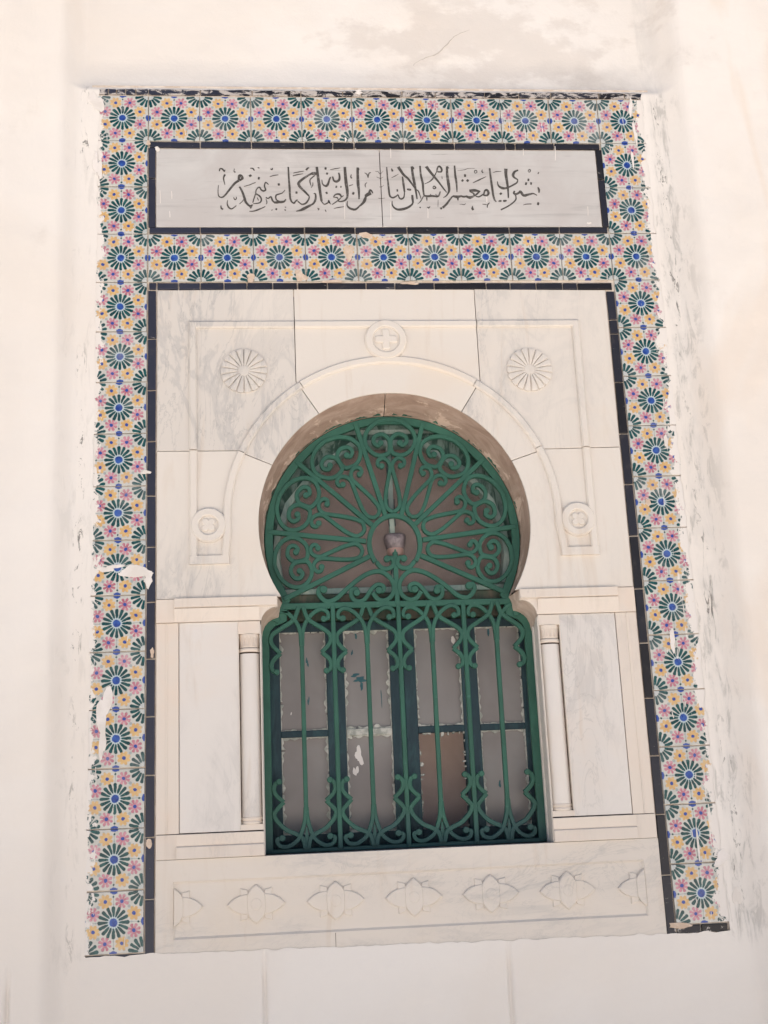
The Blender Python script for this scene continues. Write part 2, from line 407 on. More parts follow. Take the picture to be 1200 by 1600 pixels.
def disc(cx, cz, r, y0, y1, n=14, ch=.0015):
    a = arc(cx, cz, r, 0, 360, n)[:-1]; b = arc(cx, cz, r - ch, 0, 360, n)[:-1]
    v = [(x, y0, z) for x, z in b] + [(x, y0 + ch, z) for x, z in a] + [(x, y1, z) for x, z in a]
    f = [tuple(range(n))]
    for o in (0, n): f += [(o + i, o + (i + 1) % n, o + n + (i + 1) % n, o + n + i) for i in range(n)]
    return v, f
def lathe(cx, cz, prof, n=40, rf=None):        # prof: (r, y) from rim to centre, about the wall normal
    v = []; f = []
    for r, y in prof:
        for i in range(n):
            t = 2 * PI * i / n; rr = r * (rf(t) if rf else 1); v.append((cx + rr * math.cos(t), y, cz + rr * math.sin(t)))
    for k in range(len(prof) - 1):
        f += [(k * n + i, k * n + (i + 1) % n, (k + 1) * n + (i + 1) % n, (k + 1) * n + i) for i in range(n)]
    return v, f
def lathe_z(cx, cy, prof, n=24):               # prof: (r, z) about a vertical axis
    v = []; f = []
    for r, z in prof:
        for i in range(n): v.append((cx + r * math.cos(2 * PI * i / n), cy + r * math.sin(2 * PI * i / n), z))
    for k in range(len(prof) - 1):
        f += [(k * n + i, k * n + (i + 1) % n, (k + 1) * n + (i + 1) % n, (k + 1) * n + i) for i in range(n)]
    return v, f
def mirror(pts, c=0.0): return [(2 * c - x, z) for x, z in pts]
def at(px, py, y=0.0):                         # photograph position -> point on the plane y, layout coordinates
    v = RX * ((px - 600) / 1922.4) + RY * ((py - 800) / 1922.4) + RZ
    q = CAMC + v * ((y - CAMC.y) / v.y); return (q.x, q.z - ZC)
def blob(cx, cz, rx, rz, y, seed=0, n=18, rough=.35, th=.0012):
    rr = random.Random(seed); k = [rr.uniform(-1, 1) for _ in range(6)]
    pts = []
    for i in range(n):
        t = 2 * PI * i / n; s = 1 + rough * (k[0] * math.sin(2 * t + k[3] * 3) + k[1] * math.sin(3 * t + k[4] * 3) * .7 + k[2] * math.sin(5 * t + k[5] * 3) * .5) + rr.uniform(-.12, .12) * rough * 2
        pts.append((cx + rx * s * math.cos(t), cz + rz * s * math.sin(t)))
    return relief(pts, y, y - th, .9, (cx, cz))

# ================================================================ SETTING
# ground
tag(obj('ground', ([(-60, -60, -ZC), (60, -60, -ZC), (60, 60, -ZC), (-60, 60, -ZC)], [(0, 1, 2, 3)]), MT['paving']), kind='structure')

# the plastered wall: one uneven sheet with piers either side of the frame, and its masonry core
def frange(a, b, s): return list(np.arange(a, b - 1e-6, s))
HX0, HX1, HZ0, HZ1 = -.818, .815, -1.137, 1.293
xs = sorted(set([round(q, 4) for q in frange(-3.6, -1.3, .1) + frange(-1.3, HX0, .0105) + frange(HX0, HX1, .012) + frange(HX1, 1.45, .0105) + frange(1.45, 3.6, .1) + [3.6, HX1]
        + [g + d for g in (-.993, -.379, .235) for d in (-.012, -.006, -.003, .003, .006, .012)]]))
zs = sorted(set([round(q, 4) for q in frange(-ZC, -1.5, .08) + frange(-1.5, HZ0, .02) + frange(HZ0, HZ1, .012) + frange(HZ1, 1.8, .0105) + frange(1.8, 2.4, .1) + [2.4, HZ1]]))
def sstep(x, a, b):
    t = min(1, max(0, (x - a) / (b - a))); return t * t * (3 - 2 * t)
def wall_y(x, z):
    y = -.0027 - .0012 * sstep(max(HX0 - x, x - HX1, HZ0 - z, z - HZ1, 0.0), .002, .02)
    if z > HZ1: y += (.022 * (1 - math.exp(-(z - HZ1) / .022)) + .016 * sstep(z, 1.30, 1.42)) * sstep(x, -.93, -.85) * (1 - sstep(x, .85, .93))
    y -= .050 * (1 - sstep(x, -.925, -.862)) + .028 * (1 - sstep(x, -1.10, -.98))
    wob = mnoise.noise(Vector((z * 1.6, 3.1, 0))) * .010
    y -= .055 * sstep(x + wob, .862, .945)
    if z < -1.17:
        for g in (-.993, -.379, .235):
            y += .013 * math.exp(-((x - g) / .0048) ** 2) * sstep(-z, 1.17, 1.19)
    v = Vector((x, 0, z))
    dd = max(HX0 - x, x - HX1, HZ0 - z, z - HZ1, 0.0); kk = sstep(dd, .0, .07)
    y += kk * mnoise.fractal(v * 2.3, .6, 2.1, 4) * .0035 + (.3 + .7 * kk) * mnoise.fractal(v * 11 + Vector((9, 0, 0)), .7, 2.1, 3) * .0009
    return y
xs = [q for q in xs if not (0 < HX0 - q < .009 or 0 < q - HX1 < .009)]
zs = [q for q in zs if not (0 < HZ0 - q < .026 or 0 < q - HZ1 < .008)]
nx, nz = len(xs), len(zs); wv = []
for j, z in enumerate(zs):
    for i, x in enumerate(xs):
        X, Z = x, z
        inx = HX0 - 1e-4 <= x <= HX1 + 1e-4; inz = HZ0 - 1e-4 <= z <= HZ1 + 1e-4
        if inz and (abs(x - HX0) < 1e-3 or abs(x - HX1) < 1e-3):
            X += .0055 * mnoise.fractal(Vector((0, x, z * 22)), .6, 2.0, 3)
        if inx and (abs(z - HZ0) < 1e-3 or abs(z - HZ1) < 1e-3):
            Z += (.0050 if z < 0 else .0030) * mnoise.fractal(Vector((x * 30, z, 0)), .8, 2.0, 4) + (-.012 * x if z < 0 else 0)
        wv.append((X, wall_y(x, z), Z))
wf = []
for j in range(nz - 1):
    for i in range(nx - 1):
        cx, cz = (xs[i] + xs[i + 1]) / 2, (zs[j] + zs[j + 1]) / 2
        if HX0 < cx < HX1 and HZ0 < cz < HZ1: continue
        a = j * nx + i; wf.append((a, a + 1, a + nx + 1, a + nx))
wall = thing('plastered_wall', 'white painted plaster wall with soft piers around the tiled window', 'wall', (0, .3, -ZC))
obj('plaster', (wv, wf), MT['wall'], wall, smooth=True)
core = join([box(-3.6, -.62, .08, .6, -ZC, 2.4), box(.62, 3.6, .08, .6, -ZC, 2.4), box(-.62, .62, .08, .6, .50, 2.4), box(-.62, .62, .08, .6, -ZC, -1.02)])
obj('masonry_core', core, MT['wall'], wall)
obj('coping', box(-3.7, 3.7, -.10, .65, 2.4, 2.5), MT['wall'], wall, bevel=.01)
cr = [at(*q) for q in ((645, 98), (652, 88), (668, 80), (690, 70), (703, 56), (716, 44), (742, 34), (757, 18))]
cr = smooth_path(cr, 4); cr = [(x + random.uniform(-.002, .002), z + random.uniform(-.002, .002)) for x, z in cr]
obj('crack', sweep(cr, [(-.0005, .036), (.0005, .036), (.0005, .0325), (-.0005, .0325)]), MT['crack'], wall)  # crack drawn as a thin grey-beige ribbon

# room behind the window
tag(obj('interior_wall', box(-.62, .62, .32, .36, -1.02, .50), MT['room']), kind='structure')
tag(obj('interior_reveal', join([box(-.60, -.585, .2, .32, -1.02, .5), box(.585, .60, .2, .32, -1.02, .5), box(-.585, .585, .2, .32, .47, .5), box(-.585, .585, .2, .32, -1.02, -1.0)]), MT['room']), kind='structure')

# ================================================================ TILE SURROUND
ts = thing('tile_surround', 'border of flowered glazed tiles with black edging around window and inscription', 'tile border', (0, 0, -1.15))
def grid_bed(rects, y):
    return join([([(a, y, c), (b, y, c), (b, y, d), (a, y, d)], [(0, 1, 2, 3)]) for a, b, c, d in rects])
obj('grout_bed', grid_bed([(-.84, -.645, -1.18, 1.31), (.645, .84, -1.18, 1.31), (-.645, .645, 1.09, 1.31), (-.645, .645, .63, .855)], .0045), MT['grout'], ts)
half = [(.66, .66), (0, .66)] + arc(0, -.0405, .377, 90, -32, 24) + [(.66, -.25)]
obj('mortar_backing', join([prism(half, .0138, .019), prism([(-x, z) for x, z in half], .0138, .019), box(-.66, -.3735, .0138, .019, -.92, -.249), box(.3735, .66, .0138, .019, -.92, -.249), box(-.66, .66, .0138, .019, -1.2, -.93), box(-.66, .66, .0138, .019, .84, 1.10)]), MT['gap'], ts)
def bevel_box(sx, sy, sz, b):
    bm = bmesh.new(); bmesh.ops.create_cube(bm, size=1); bmesh.ops.scale(bm, vec=(sx, sy, sz), verts=bm.verts)
    bmesh.ops.bevel(bm, geom=[e for e in bm.edges if all(v.co.y < 0 for v in e.verts)], offset=b, segments=2, profile=.6, affect='EDGES')
    me = bpy.data.meshes.new('piece'); bm.to_mesh(me); bm.free(); return me
tm = bevel_box(.1470, .008, .1470, .0016); tm.name = 'tile'; tm.materials.append(MT['tile'])
cells = [(x, r) for r in range(16) for x in (0, 10)] + [(x, r) for r in (0, 3) for x in range(1, 10)]
for cx, r in cells:
    x = -.75 + .15 * cx; z = 1.2 - .15 * r - (.002 if r == 0 else 0)
    o = obj('tile', tm, None, ts, (x + random.uniform(-.0006, .0006), .002 + random.uniform(-.0004, .0005), z + random.uniform(-.0006, .0006)))
    o.rotation_euler = (random.uniform(-.004, .004), random.uniform(-.006, .006), random.uniform(-.004, .004))
def strip(x0, x1, z0, z1, dark=False):
    me = bevel_box(x1 - x0 - (.0036 if x1 - x0 > z1 - z0 else .0012), .008, z1 - z0 - (.0012 if x1 - x0 > z1 - z0 else .0036), .0016); me.name = 'border_strip'; me.materials.append(MT['strip'])
    bm = bmesh.new(); bm.from_mesh(me)
    for v in bm.verts:
        if abs(v.co.y) < .5: v.co.x += random.uniform(-.0006, .0006); v.co.z += random.uniform(-.0005, .0005)
    bm.to_mesh(me); bm.free()
    o = obj('border_strip', me, None, ts, ((x0 + x1) / 2, .0018 + random.uniform(-.0004, .0004), (z0 + z1) / 2))
    o.rotation_euler = (0, random.uniform(-.004, .004), 0)
def run(cuts, z0, z1):
    for a, b in zip(cuts[:-1], cuts[1:]): strip(a, b, z0, z1)
run([-.822, -.792, -.768, -.742, -.712, -.675, -.523, -.370, -.225, -.10, -.045, .079, .180, .331, .436, .535, .684, .764, .822], 1.277, 1.2955)
run([-.672, -.524, -.375, -.220, -.135, -.072, .078, .229, .384, .413, .532, .672], 1.102, 1.121)
run([-.672, -.526, -.377, -.226, -.079, .073, .224, .376, .526, .672], .8265, .845)
run([-.672, -.649, -.588, -.527, -.460, -.395, -.322, -.251, -.165, -.054, .029, .144, .296, .366, .443, .521, .565, .669], .642, .664) if False else None
mc = [-.672, -.649, -.588, -.527, -.460, -.395, -.322, -.251, -.165, -.054, .029, .144, .296, .366, .443, .521, .565, .669]
for a, b in zip(mc[:-1], mc[1:]):
    zt = .6725 - .007 * ((a + b) / 2 + .65) / 1.3
    strip(a, b, zt - .0205, zt)
for a, b in ((.845, 1.002), (1.002, 1.102)):
    strip(-.674, -.6535, a, b); strip(.6575, .6765, a, b)
lj = [.650, .502, .350, .201, .046, -.096, -.246, -.397, -.547, -.696, -.850, -1.0, -1.133]
rj = [.640, .549, .505, .356, .201, .052, -.097, -.246, -.396, -.545, -.697, -.849, -1.002, -1.148]
for a, b in zip(lj[:-1], lj[1:]): strip(-.6735, -.6505, b, a)
for a, b in zip(rj[:-1], rj[1:]): strip(.6495, .6735, b, a)
run([-.822, -.76, -.675], -1.142, -1.1265); run([.675, .74, .812], -1.147, -1.1265)
# mortar showing where tiles are broken, paint slopped on the edges
mp = []
for i, (px, py, a, b) in enumerate(((392, 434, .014, .011), (545, 395, .010, .034), (470, 432, .020, .014), (572, 368, .022, .008), (600, 374, .020, .006), (1062, 1446, .030, .008), (232, 224, .007, .006), (520, 440, .030, .005), (640, 443, .03, .004), (1012, 785, .008, .010), (233, 1318, .008, .012), (238, 1020, .005, .014))):
    x, z = at(px, py); mp.append(blob(x, z, a, b, -.0010 - i * .0001, i, 16, .4, .002))
tag(obj('mortar_patches', join(mp), MT['mortar'], ts), kind='stuff')
wp = []
for i, (px, py, a, b) in enumerate(((212, 893, .042, .016), (232, 905, .012, .02), (170, 888, .03, .008), (228, 738, .012, .006), (162, 1110, .018, .05), (160, 1150, .012, .045), (985, 168, .006, .03), (992, 210, .005, .035), (988, 250, .004, .03), (1128, 1340, .018, .02), (1050, 1000, .008, .03), (1040, 690, .006, .02), (560, 145, .012, .006), (540, 219, .003, .008), (1090, 1320, .003, .05), (1150, 1400, .012, .02), (150, 160, .02, .03), (152, 260, .012, .04))):
    x, z = at(px, py); wp.append(blob(x, z, a, b, -.0016 - i * .00012, 50 + i, 20, .45, .0012))
for i in range(34):                           # brushed drips
    if i < 12: x, z = random.uniform(.70, .80), random.uniform(-1.1, 1.25)
    elif i < 22: x, z = random.uniform(-.66, .66), random.choice((1.2, .75)) + random.uniform(-.06, .06)
    else: x, z = random.choice((-1, 1)) * random.uniform(.67, .8), random.uniform(-1.1, 1.2)
    h = random.uniform(.010, .03); dx = random.uniform(-.003, .003)
    wp.append(sweep([(x, z), (x + dx * .5, z - h / 2), (x + dx, z - h)], [(-.0009, -.002), (.0009, -.002), (.0009, -.003), (-.0009, -.003)]))
tag(obj('paint_splashes', join(wp), MT['whitep'], ts), kind='stuff')

# ================================================================ INSCRIPTION
ins = thing('inscription_panel', 'long grey marble panel painted with one line of Arabic calligraphy above the window', 'inscription', (0, .01, .85))
obj('marble_slab', box(-.6515, .0015, -.001, .014, .8465, 1.0985), MT['slab'], ins, bevel=.0015)
obj('marble_slab', box(.0035, .6555, -.0013, .014, .8465, 1.0985), MT['slab'], ins, bevel=.0015)
# traced strokes: chunk origin in the photograph, 12 zoom pixels to one; (w0, w1, w2) stroke widths, then points
STR = [
((335, 250), [
 ((8, 22, 36), [(75, 470), (68, 600), (85, 680), (140, 700), (200, 660), (280, 560), (380, 440), (460, 385)]),
 ((30, 44, 26), [(455, 385), (465, 300), (500, 300), (525, 345), (470, 385)]),
 ((16, 24, 10), [(95, 210), (105, 165), (150, 170), (185, 215), (200, 180)]), ((26, 18, 8), [(200, 270), (172, 330), (180, 400), (198, 465)]),
 ((6, 12, 20), [(375, 160), (368, 215), (395, 228)]),
 ((24, 36, 20), [(470, 500), (520, 590), (560, 700), (590, 790), (660, 860), (720, 840)]), ((16, 10, 6), [(665, 860), (680, 905), (715, 850)]),
 ((6, 24, 10), [(250, 750), (240, 820), (270, 890), (330, 915), (410, 855)]), ((6, 12, 6), [(470, 825), (520, 780), (550, 740)]),
 ((14, 14, 10), [(360, 700), (385, 745), (415, 715), (405, 690)]), ((8, 24, 20), [(122, 850), (130, 905), (165, 925)]),
 ((30, 34, 30), [(650, 305), (695, 285)]), ((34, 40, 34), [(815, 340), (850, 345)]), ((6, 14, 8), [(550, 500), (660, 465), (775, 420)]),
 ((12, 20, 16), [(670, 155), (720, 160), (750, 200)]), ((8, 16, 10), [(810, 145), (845, 150)]), ((12, 18, 12), [(1050, 165), (1080, 180), (1090, 150)]),
 ((8, 12, 6), [(1040, 312), (1120, 290), (1200, 278)]),
 ((14, 26, 14), [(775, 640), (785, 560), (840, 510), (880, 560), (920, 580), (960, 560), (940, 490), (960, 420), (1015, 460)]),
 ((14, 24, 14), [(720, 800), (750, 700), (780, 640), (850, 680), (880, 740), (850, 800), (730, 820)]), ((10, 14, 8), [(800, 700), (830, 760)]),
 ((8, 22, 10), [(655, 962), (740, 958), (850, 920), (955, 872)]), ((8, 14, 8), [(965, 730), (985, 790), (970, 830)]),
 ((14, 22, 26), [(965, 700), (1010, 720), (1060, 690), (1090, 760), (1140, 800), (1200, 800)]), ((16, 22, 12), [(1075, 935), (1085, 945)]), ((22, 30, 20), [(1145, 920), (1175, 925)]),
]),
((425, 250), [
 ((28, 30, 28), [(125, 440), (130, 480)]), ((8, 24, 16), [(245, 560), (190, 620), (80, 660), (80, 740), (130, 770)]), ((30, 40, 14), [(40, 800), (120, 790), (220, 780), (262, 735)]),
 ((20, 26, 20), [(70, 920), (95, 930)]), ((14, 18, 12), [(235, 930), (260, 945)]), ((8, 12, 8), [(240, 880), (265, 890)]),
 ((20, 30, 22), [(305, 130), (315, 330), (330, 520), (340, 700), (365, 780)]), ((20, 22, 14), [(355, 770), (410, 810), (450, 765), (480, 745)]),
 ((14, 26, 12), [(480, 770), (560, 830), (640, 805), (695, 720), (690, 660)]), ((22, 40, 22), [(690, 670), (620, 600), (530, 510), (500, 440), (560, 370), (680, 290), (760, 245)]),
 ((40, 52, 16), [(740, 255), (800, 255), (820, 285)]), ((16, 18, 8), [(800, 290), (715, 370), (718, 440), (735, 480)]), ((8, 14, 8), [(735, 520), (765, 470), (765, 420)]),
 ((32, 34, 30), [(440, 610), (480, 612)]), ((10, 14, 6), [(400, 245), (500, 225), (600, 208)]), ((12, 16, 6), [(390, 298), (480, 275), (585, 258)]),
 ((26, 24, 12), [(640, 190), (670, 155), (700, 145)]),
 ((34, 40, 30), [(840, 130), (860, 300), (885, 480), (910, 650), (930, 770)]), ((14, 20, 12), [(925, 770), (980, 830), (1050, 800), (1065, 765), (1085, 815)]),
 ((14, 30, 24), [(780, 630), (815, 640), (815, 740), (780, 810), (720, 850)]), ((30, 44, 8), [(730, 845), (640, 890), (540, 940), (450, 960)]),
 ((34, 38, 30), [(985, 155), (1025, 160)]), ((30, 34, 28), [(1015, 250), (1050, 260)]), ((26, 30, 20), [(1015, 600), (1035, 635)]),
 ((8, 34, 18), [(935, 370), (950, 450), (1010, 490), (1050, 450), (1075, 370), (1100, 320)]), ((8, 16, 12), [(850, 905), (880, 915), (865, 940)]), ((8, 14, 8), [(995, 930), (1015, 970)]),
]),
((505, 250), [
 ((20, 36, 18), [(175, 310), (200, 385), (250, 405), (300, 370), (305, 300), (290, 240)]), ((32, 34, 30), [(230, 500), (262, 505)]), ((24, 28, 24), [(320, 500), (345, 505)]),
 ((6, 14, 8), [(130, 180), (220, 165), (320, 148)]), ((36, 46, 36), [(405, 130), (415, 280), (430, 430), (450, 560), (455, 640)]), ((34, 22, 14), [(455, 620), (450, 700), (400, 760), (310, 780), (270, 755)]),
 ((12, 30, 10), [(190, 690), (240, 645), (310, 645), (345, 690), (380, 665)]), ((8, 20, 10), [(345, 690), (300, 740), (250, 780), (170, 835)]), ((12, 18, 8), [(190, 700), (260, 705), (280, 740)]), ((8, 12, 8), [(100, 750), (115, 800), (150, 830)]),
 ((34, 42, 18), [(645, 140), (648, 300), (655, 450), (670, 600), (672, 735)]), ((34, 30, 16), [(650, 160), (672, 190)]), ((38, 40, 34), [(545, 620), (585, 632)]),
 ((8, 16, 20), [(530, 270), (518, 310), (535, 345)]), ((14, 12, 6), [(485, 485), (560, 460)]), ((6, 14, 6), [(200, 910), (290, 890), (390, 875)]),
 ((10, 34, 16), [(455, 770), (450, 850), (500, 905), (590, 930), (650, 895), (690, 850)]), ((24, 44, 20), [(690, 860), (760, 790), (790, 720), (800, 670)]), ((40, 52, 34), [(790, 680), (850, 640), (900, 630)]), ((30, 24, 14), [(860, 620), (880, 565), (915, 590), (930, 625)]),
 ((8, 14, 8), [(775, 238), (820, 270), (840, 335)]), ((12, 16, 10), [(840, 335), (860, 250), (895, 238)]), ((6, 12, 8), [(820, 420), (785, 465), (800, 515)]),
 ((4, 7, 4), [(975, 210), (1030, 220), (1070, 260), (1125, 205)]), ((4, 7, 4), [(1000, 315), (1070, 345), (1125, 320)]), ((4, 8, 4), [(1055, 505), (1090, 505), (1140, 475)]), ((3, 6, 3), [(1030, 715), (1090, 722), (1160, 715)]),
]),
((595, 250), [
 ((16, 26, 26), [(110, 135), (125, 330), (145, 500), (160, 640), (180, 690)]), ((22, 28, 16), [(170, 680), (220, 708), (280, 685), (325, 645)]), ((16, 26, 14), [(325, 650), (350, 715), (390, 730), (435, 690), (445, 560)]), ((24, 34, 18), [(445, 600), (425, 450), (405, 310)]),
 ((36, 40, 34), [(295, 570), (325, 570)]), ((44, 34, 22), [(325, 130), (370, 195), (430, 280), (510, 350), (570, 430), (650, 540)]), ((14, 24, 30), [(200, 160), (222, 215)]), ((6, 12, 4), [(200, 335), (270, 300), (335, 262)]),
 ((20, 34, 24), [(490, 550), (530, 555), (570, 560)]), ((10, 40, 20), [(212, 770), (222, 860), (300, 925), (400, 925), (500, 895), (580, 840), (605, 790)]), ((30, 34, 24), [(590, 655), (595, 730), (605, 800)]),
 ((34, 40, 20), [(580, 120), (600, 280), (630, 430), (655, 570), (680, 735)]), ((20, 26, 10), [(590, 120), (625, 175)]), ((14, 20, 8), [(650, 550), (700, 580), (730, 650), (755, 730)]), ((6, 16, 12), [(690, 830), (750, 770), (800, 680)]),
 ((24, 34, 22), [(735, 110), (750, 280), (785, 430), (795, 560), (810, 670)]), ((26, 32, 26), [(810, 670), (880, 680), (950, 675), (1060, 685)]), ((30, 26, 14), [(1040, 690), (1090, 665), (1115, 590)]), ((10, 20, 8), [(860, 690), (865, 770)]), ((16, 10, 8), [(930, 640), (945, 670)]), ((16, 10, 8), [(1030, 640), (1045, 670)]),
 ((46, 36, 18), [(850, 120), (900, 190), (990, 300), (1090, 420), (1200, 570)]), ((8, 22, 12), [(820, 450), (930, 395), (1000, 310), (1050, 210)]), ((20, 30, 24), [(1050, 215), (1065, 145), (1100, 120), (1140, 170), (1130, 220), (1060, 220)]),
 ((14, 20, 14), [(975, 515), (1000, 490), (1030, 520), (1000, 540), (975, 520)]), ((6, 12, 10), [(1145, 300), (1150, 355)]), ((16, 22, 16), [(725, 890), (750, 893)]), ((10, 18, 8), [(870, 880), (895, 900), (925, 870)]), ((5, 8, 5), [(1075, 745), (1072, 880)]),
]),
((680, 250), [
 ((30, 44, 26), [(220, 120), (225, 270), (250, 450), (262, 560), (245, 620)]), ((20, 18, 8), [(225, 120), (258, 160)]), ((24, 20, 6), [(245, 620), (210, 670), (150, 710)]), ((18, 22, 14), [(0, 330), (90, 450), (160, 540), (215, 610)]),
 ((22, 34, 14), [(362, 105), (375, 280), (400, 440), (408, 600)]), ((40, 44, 36), [(540, 292), (580, 295)]), ((32, 38, 30), [(495, 378), (530, 395)]), ((34, 40, 30), [(590, 375), (625, 400)]), ((10, 22, 8), [(705, 430), (820, 375), (955, 312)]),
 ((12, 14, 12), [(735, 240), (740, 200), (775, 200), (780, 235), (740, 250)]), ((10, 16, 22), [(885, 180), (875, 215), (900, 240)]), ((4, 9, 4), [(420, 200), (540, 185), (620, 160), (740, 158)]),
 ((40, 44, 20), [(640, 580), (740, 570), (840, 590)]), ((26, 26, 16), [(650, 585), (720, 630), (725, 670)]), ((22, 26, 18), [(840, 580), (780, 640), (730, 680)]), ((24, 44, 30), [(720, 680), (650, 705), (580, 680)]), ((24, 30, 24), [(590, 680), (530, 690), (470, 670)]),
 ((28, 44, 26), [(480, 680), (400, 690), (330, 675)]), ((22, 30, 14), [(420, 680), (428, 760)]), ((18, 30, 34), [(330, 675), (270, 750), (210, 830), (140, 895)]), ((30, 32, 22), [(95, 915), (130, 900)]), ((5, 8, 5), [(55, 745), (52, 880)]),
 ((14, 22, 20), [(760, 680), (820, 690), (900, 645)]), ((20, 36, 22), [(910, 650), (930, 580), (970, 565), (1000, 620), (970, 665), (900, 660)]),
 ((24, 34, 24), [(1020, 155), (1040, 330), (1065, 500), (1090, 670), (1115, 750)]), ((24, 22, 16), [(1105, 740), (1145, 785)]),
 ((4, 12, 8), [(455, 830), (500, 830), (545, 838), (570, 815)]), ((6, 14, 10), [(885, 828), (930, 832), (965, 835)]), ((10, 16, 8), [(1020, 800), (980, 840), (980, 895)]), ((8, 34, 30), [(700, 860), (698, 910), (715, 940)]),
]),
((760, 250), [
 ((14, 30, 22), [(225, 775), (250, 770), (285, 765)]), ((20, 34, 20), [(310, 765), (340, 768), (380, 760)]), ((34, 40, 30), [(255, 620), (285, 645)]), ((50, 36, 18), [(365, 165), (365, 270), (390, 430), (405, 560), (412, 715)]),
 ((8, 40, 24), [(205, 400), (225, 480), (290, 525), (360, 530), (430, 505)]), ((24, 26, 16), [(420, 510), (500, 470), (570, 425), (590, 370)]), ((20, 40, 24), [(590, 370), (520, 325), (500, 280), (530, 220), (595, 190)]), ((6, 14, 6), [(120, 235), (190, 218), (280, 215)]),
 ((12, 14, 10), [(780, 215), (800, 180), (825, 190), (815, 225), (785, 225)]), ((28, 32, 24), [(965, 240), (985, 250)]), ((36, 40, 34), [(770, 370), (805, 375)]), ((40, 44, 40), [(725, 440), (760, 450)]), ((36, 40, 34), [(820, 440), (855, 445)]),
 ((14, 34, 16), [(965, 510), (985, 560), (985, 615)]), ((12, 28, 40), [(950, 665), (880, 630), (800, 645), (740, 660)]), ((40, 40, 16), [(750, 665), (690, 660), (640, 590), (610, 600)]), ((30, 34, 22), [(650, 590), (560, 640), (515, 620), (530, 580)]),
 ((22, 20, 22), [(540, 640), (555, 730), (500, 800), (400, 870), (270, 935)]), ((36, 50, 36), [(950, 815), (990, 825)]), ((6, 12, 14), [(690, 845), (740, 830), (845, 825)]), ((10, 16, 8), [(60, 800), (20, 850), (15, 890)]),
]),
]
lv = [[], []]; cnt = 0
for (ox, oy), strokes in STR:
    for (w0, w1, w2), pts in strokes:
        q = smooth_path([at(ox + a / 12, oy + b / 12, -.0013) for a, b in pts], 6)
        if len(q) == 2: q = [q[0], ((q[0][0] + q[1][0]) / 2, (q[0][1] + q[1][1]) / 2), q[1]]
        k = 1 / 12 * .00187 * .5 * 1.35
        def wfn(t, w0=w0, w1=w1, w2=w2): return k * ((w0 * (1 - 2 * t) + w1 * 2 * t) if t < .5 else (w1 * (2 - 2 * t) + w2 * (2 * t - 1)))
        y = -.00150 - (cnt % 9) * .00006; cnt += 1
        lv[0 if ox < 595 else 1].append(sweep(q, [(-1, y), (1, y), (1, -.0009), (-1, -.0009)], wf=wfn))
for L_ in lv: tag(obj('lettering', join(L_), MT['ink'], ins), 'faded black Arabic calligraphy')
dv = []
for px, py, h in ((268, 305, 12), (250, 308, 20), (265, 335, 10), (555, 228, 12), (538, 330, 26), (610, 330, 28), (668, 332, 18), (610, 240, 14), (817, 235, 16), (867, 240, 22), (918, 330, 14), (760, 312, 8)):
    a = at(px, py - h / 2, 0); b = at(px + .6, py + h / 2, 0)
    dv.append(sweep([a, ((a[0] + b[0]) / 2 + .0006, (a[1] + b[1]) / 2), b], [(-.0010, -.0011), (.0010, -.0011), (.0010, -.0019), (-.0010, -.0019)]))
dv.append(blob(*at(246, 233), .008, .007, -.001, 3)); dv.append(blob(*at(920, 349), .006, .004, -.001, 4))
tag(obj('paint_drips', join(dv), MT['whitep'], ins), kind='stuff')

# ================================================================ MARBLE SURROUND
ms = thing('marble_surround', 'carved white marble surround with horseshoe arch, rosettes and side columns', 'window surround', (0, .01, -1.14))
AR, AZ = .3745, -.0405
TH = .014; G = .0009
a_imp = math.degrees(math.asin((-.2385 - AZ) / AR))             # where the arch meets the imposts
a_j2 = math.degrees(math.atan2(.131 - AZ, .34)); a_j1 = math.degrees(math.atan2(.272 - AZ, .199))
def slabs():
    L = []
    c = [(-.2625 + G, .655), (-.2625 + G, .372), *[(x, z) for x, z in arc(0, AZ, AR, 180 - a_j1 - .15, a_j1 + .15, 28)], (.2595 - G, .366), (.2595 - G, .655)]
    c = [(min(max(x, -.2625 + G), .2595 - G), z if z < .64 else (.6535 if x < 0 else .6475)) for x, z in c]
    L.append(c)
    for s in (-1, 1):
        xi = -.2625 - G if s < 0 else .2595 + G; zi = .372 if s < 0 else .366
        xo = -.6475 if s < 0 else .6470; zt = .650 if s < 0 else .6435
        A = [(s * abs(x), z) for x, z in arc(0, AZ, AR, a_j1 - .15, a_j2 + .15, 12)]
        zj = .173 if s < 0 else .163
        u = [(xi, .6525 if s < 0 else .6485), (xi, zi)] + A + [(s * .431, zj - .002 + G), (xo, zj + G), (xo, zt)]
        L.append(u)
        A = [(s * abs(x), z) for x, z in arc(0, AZ, AR, a_j2 - .15, a_imp, 18)]
        l = [(s * .431, zj - .002 - G)] + A + [(xo, -.2395 + G), (xo, zj - G)]
        L.append(l)
    return L
for p in slabs(): obj('arch_slab', prism(p, 0, TH), MT['marble'], ms, bevel=.0012)
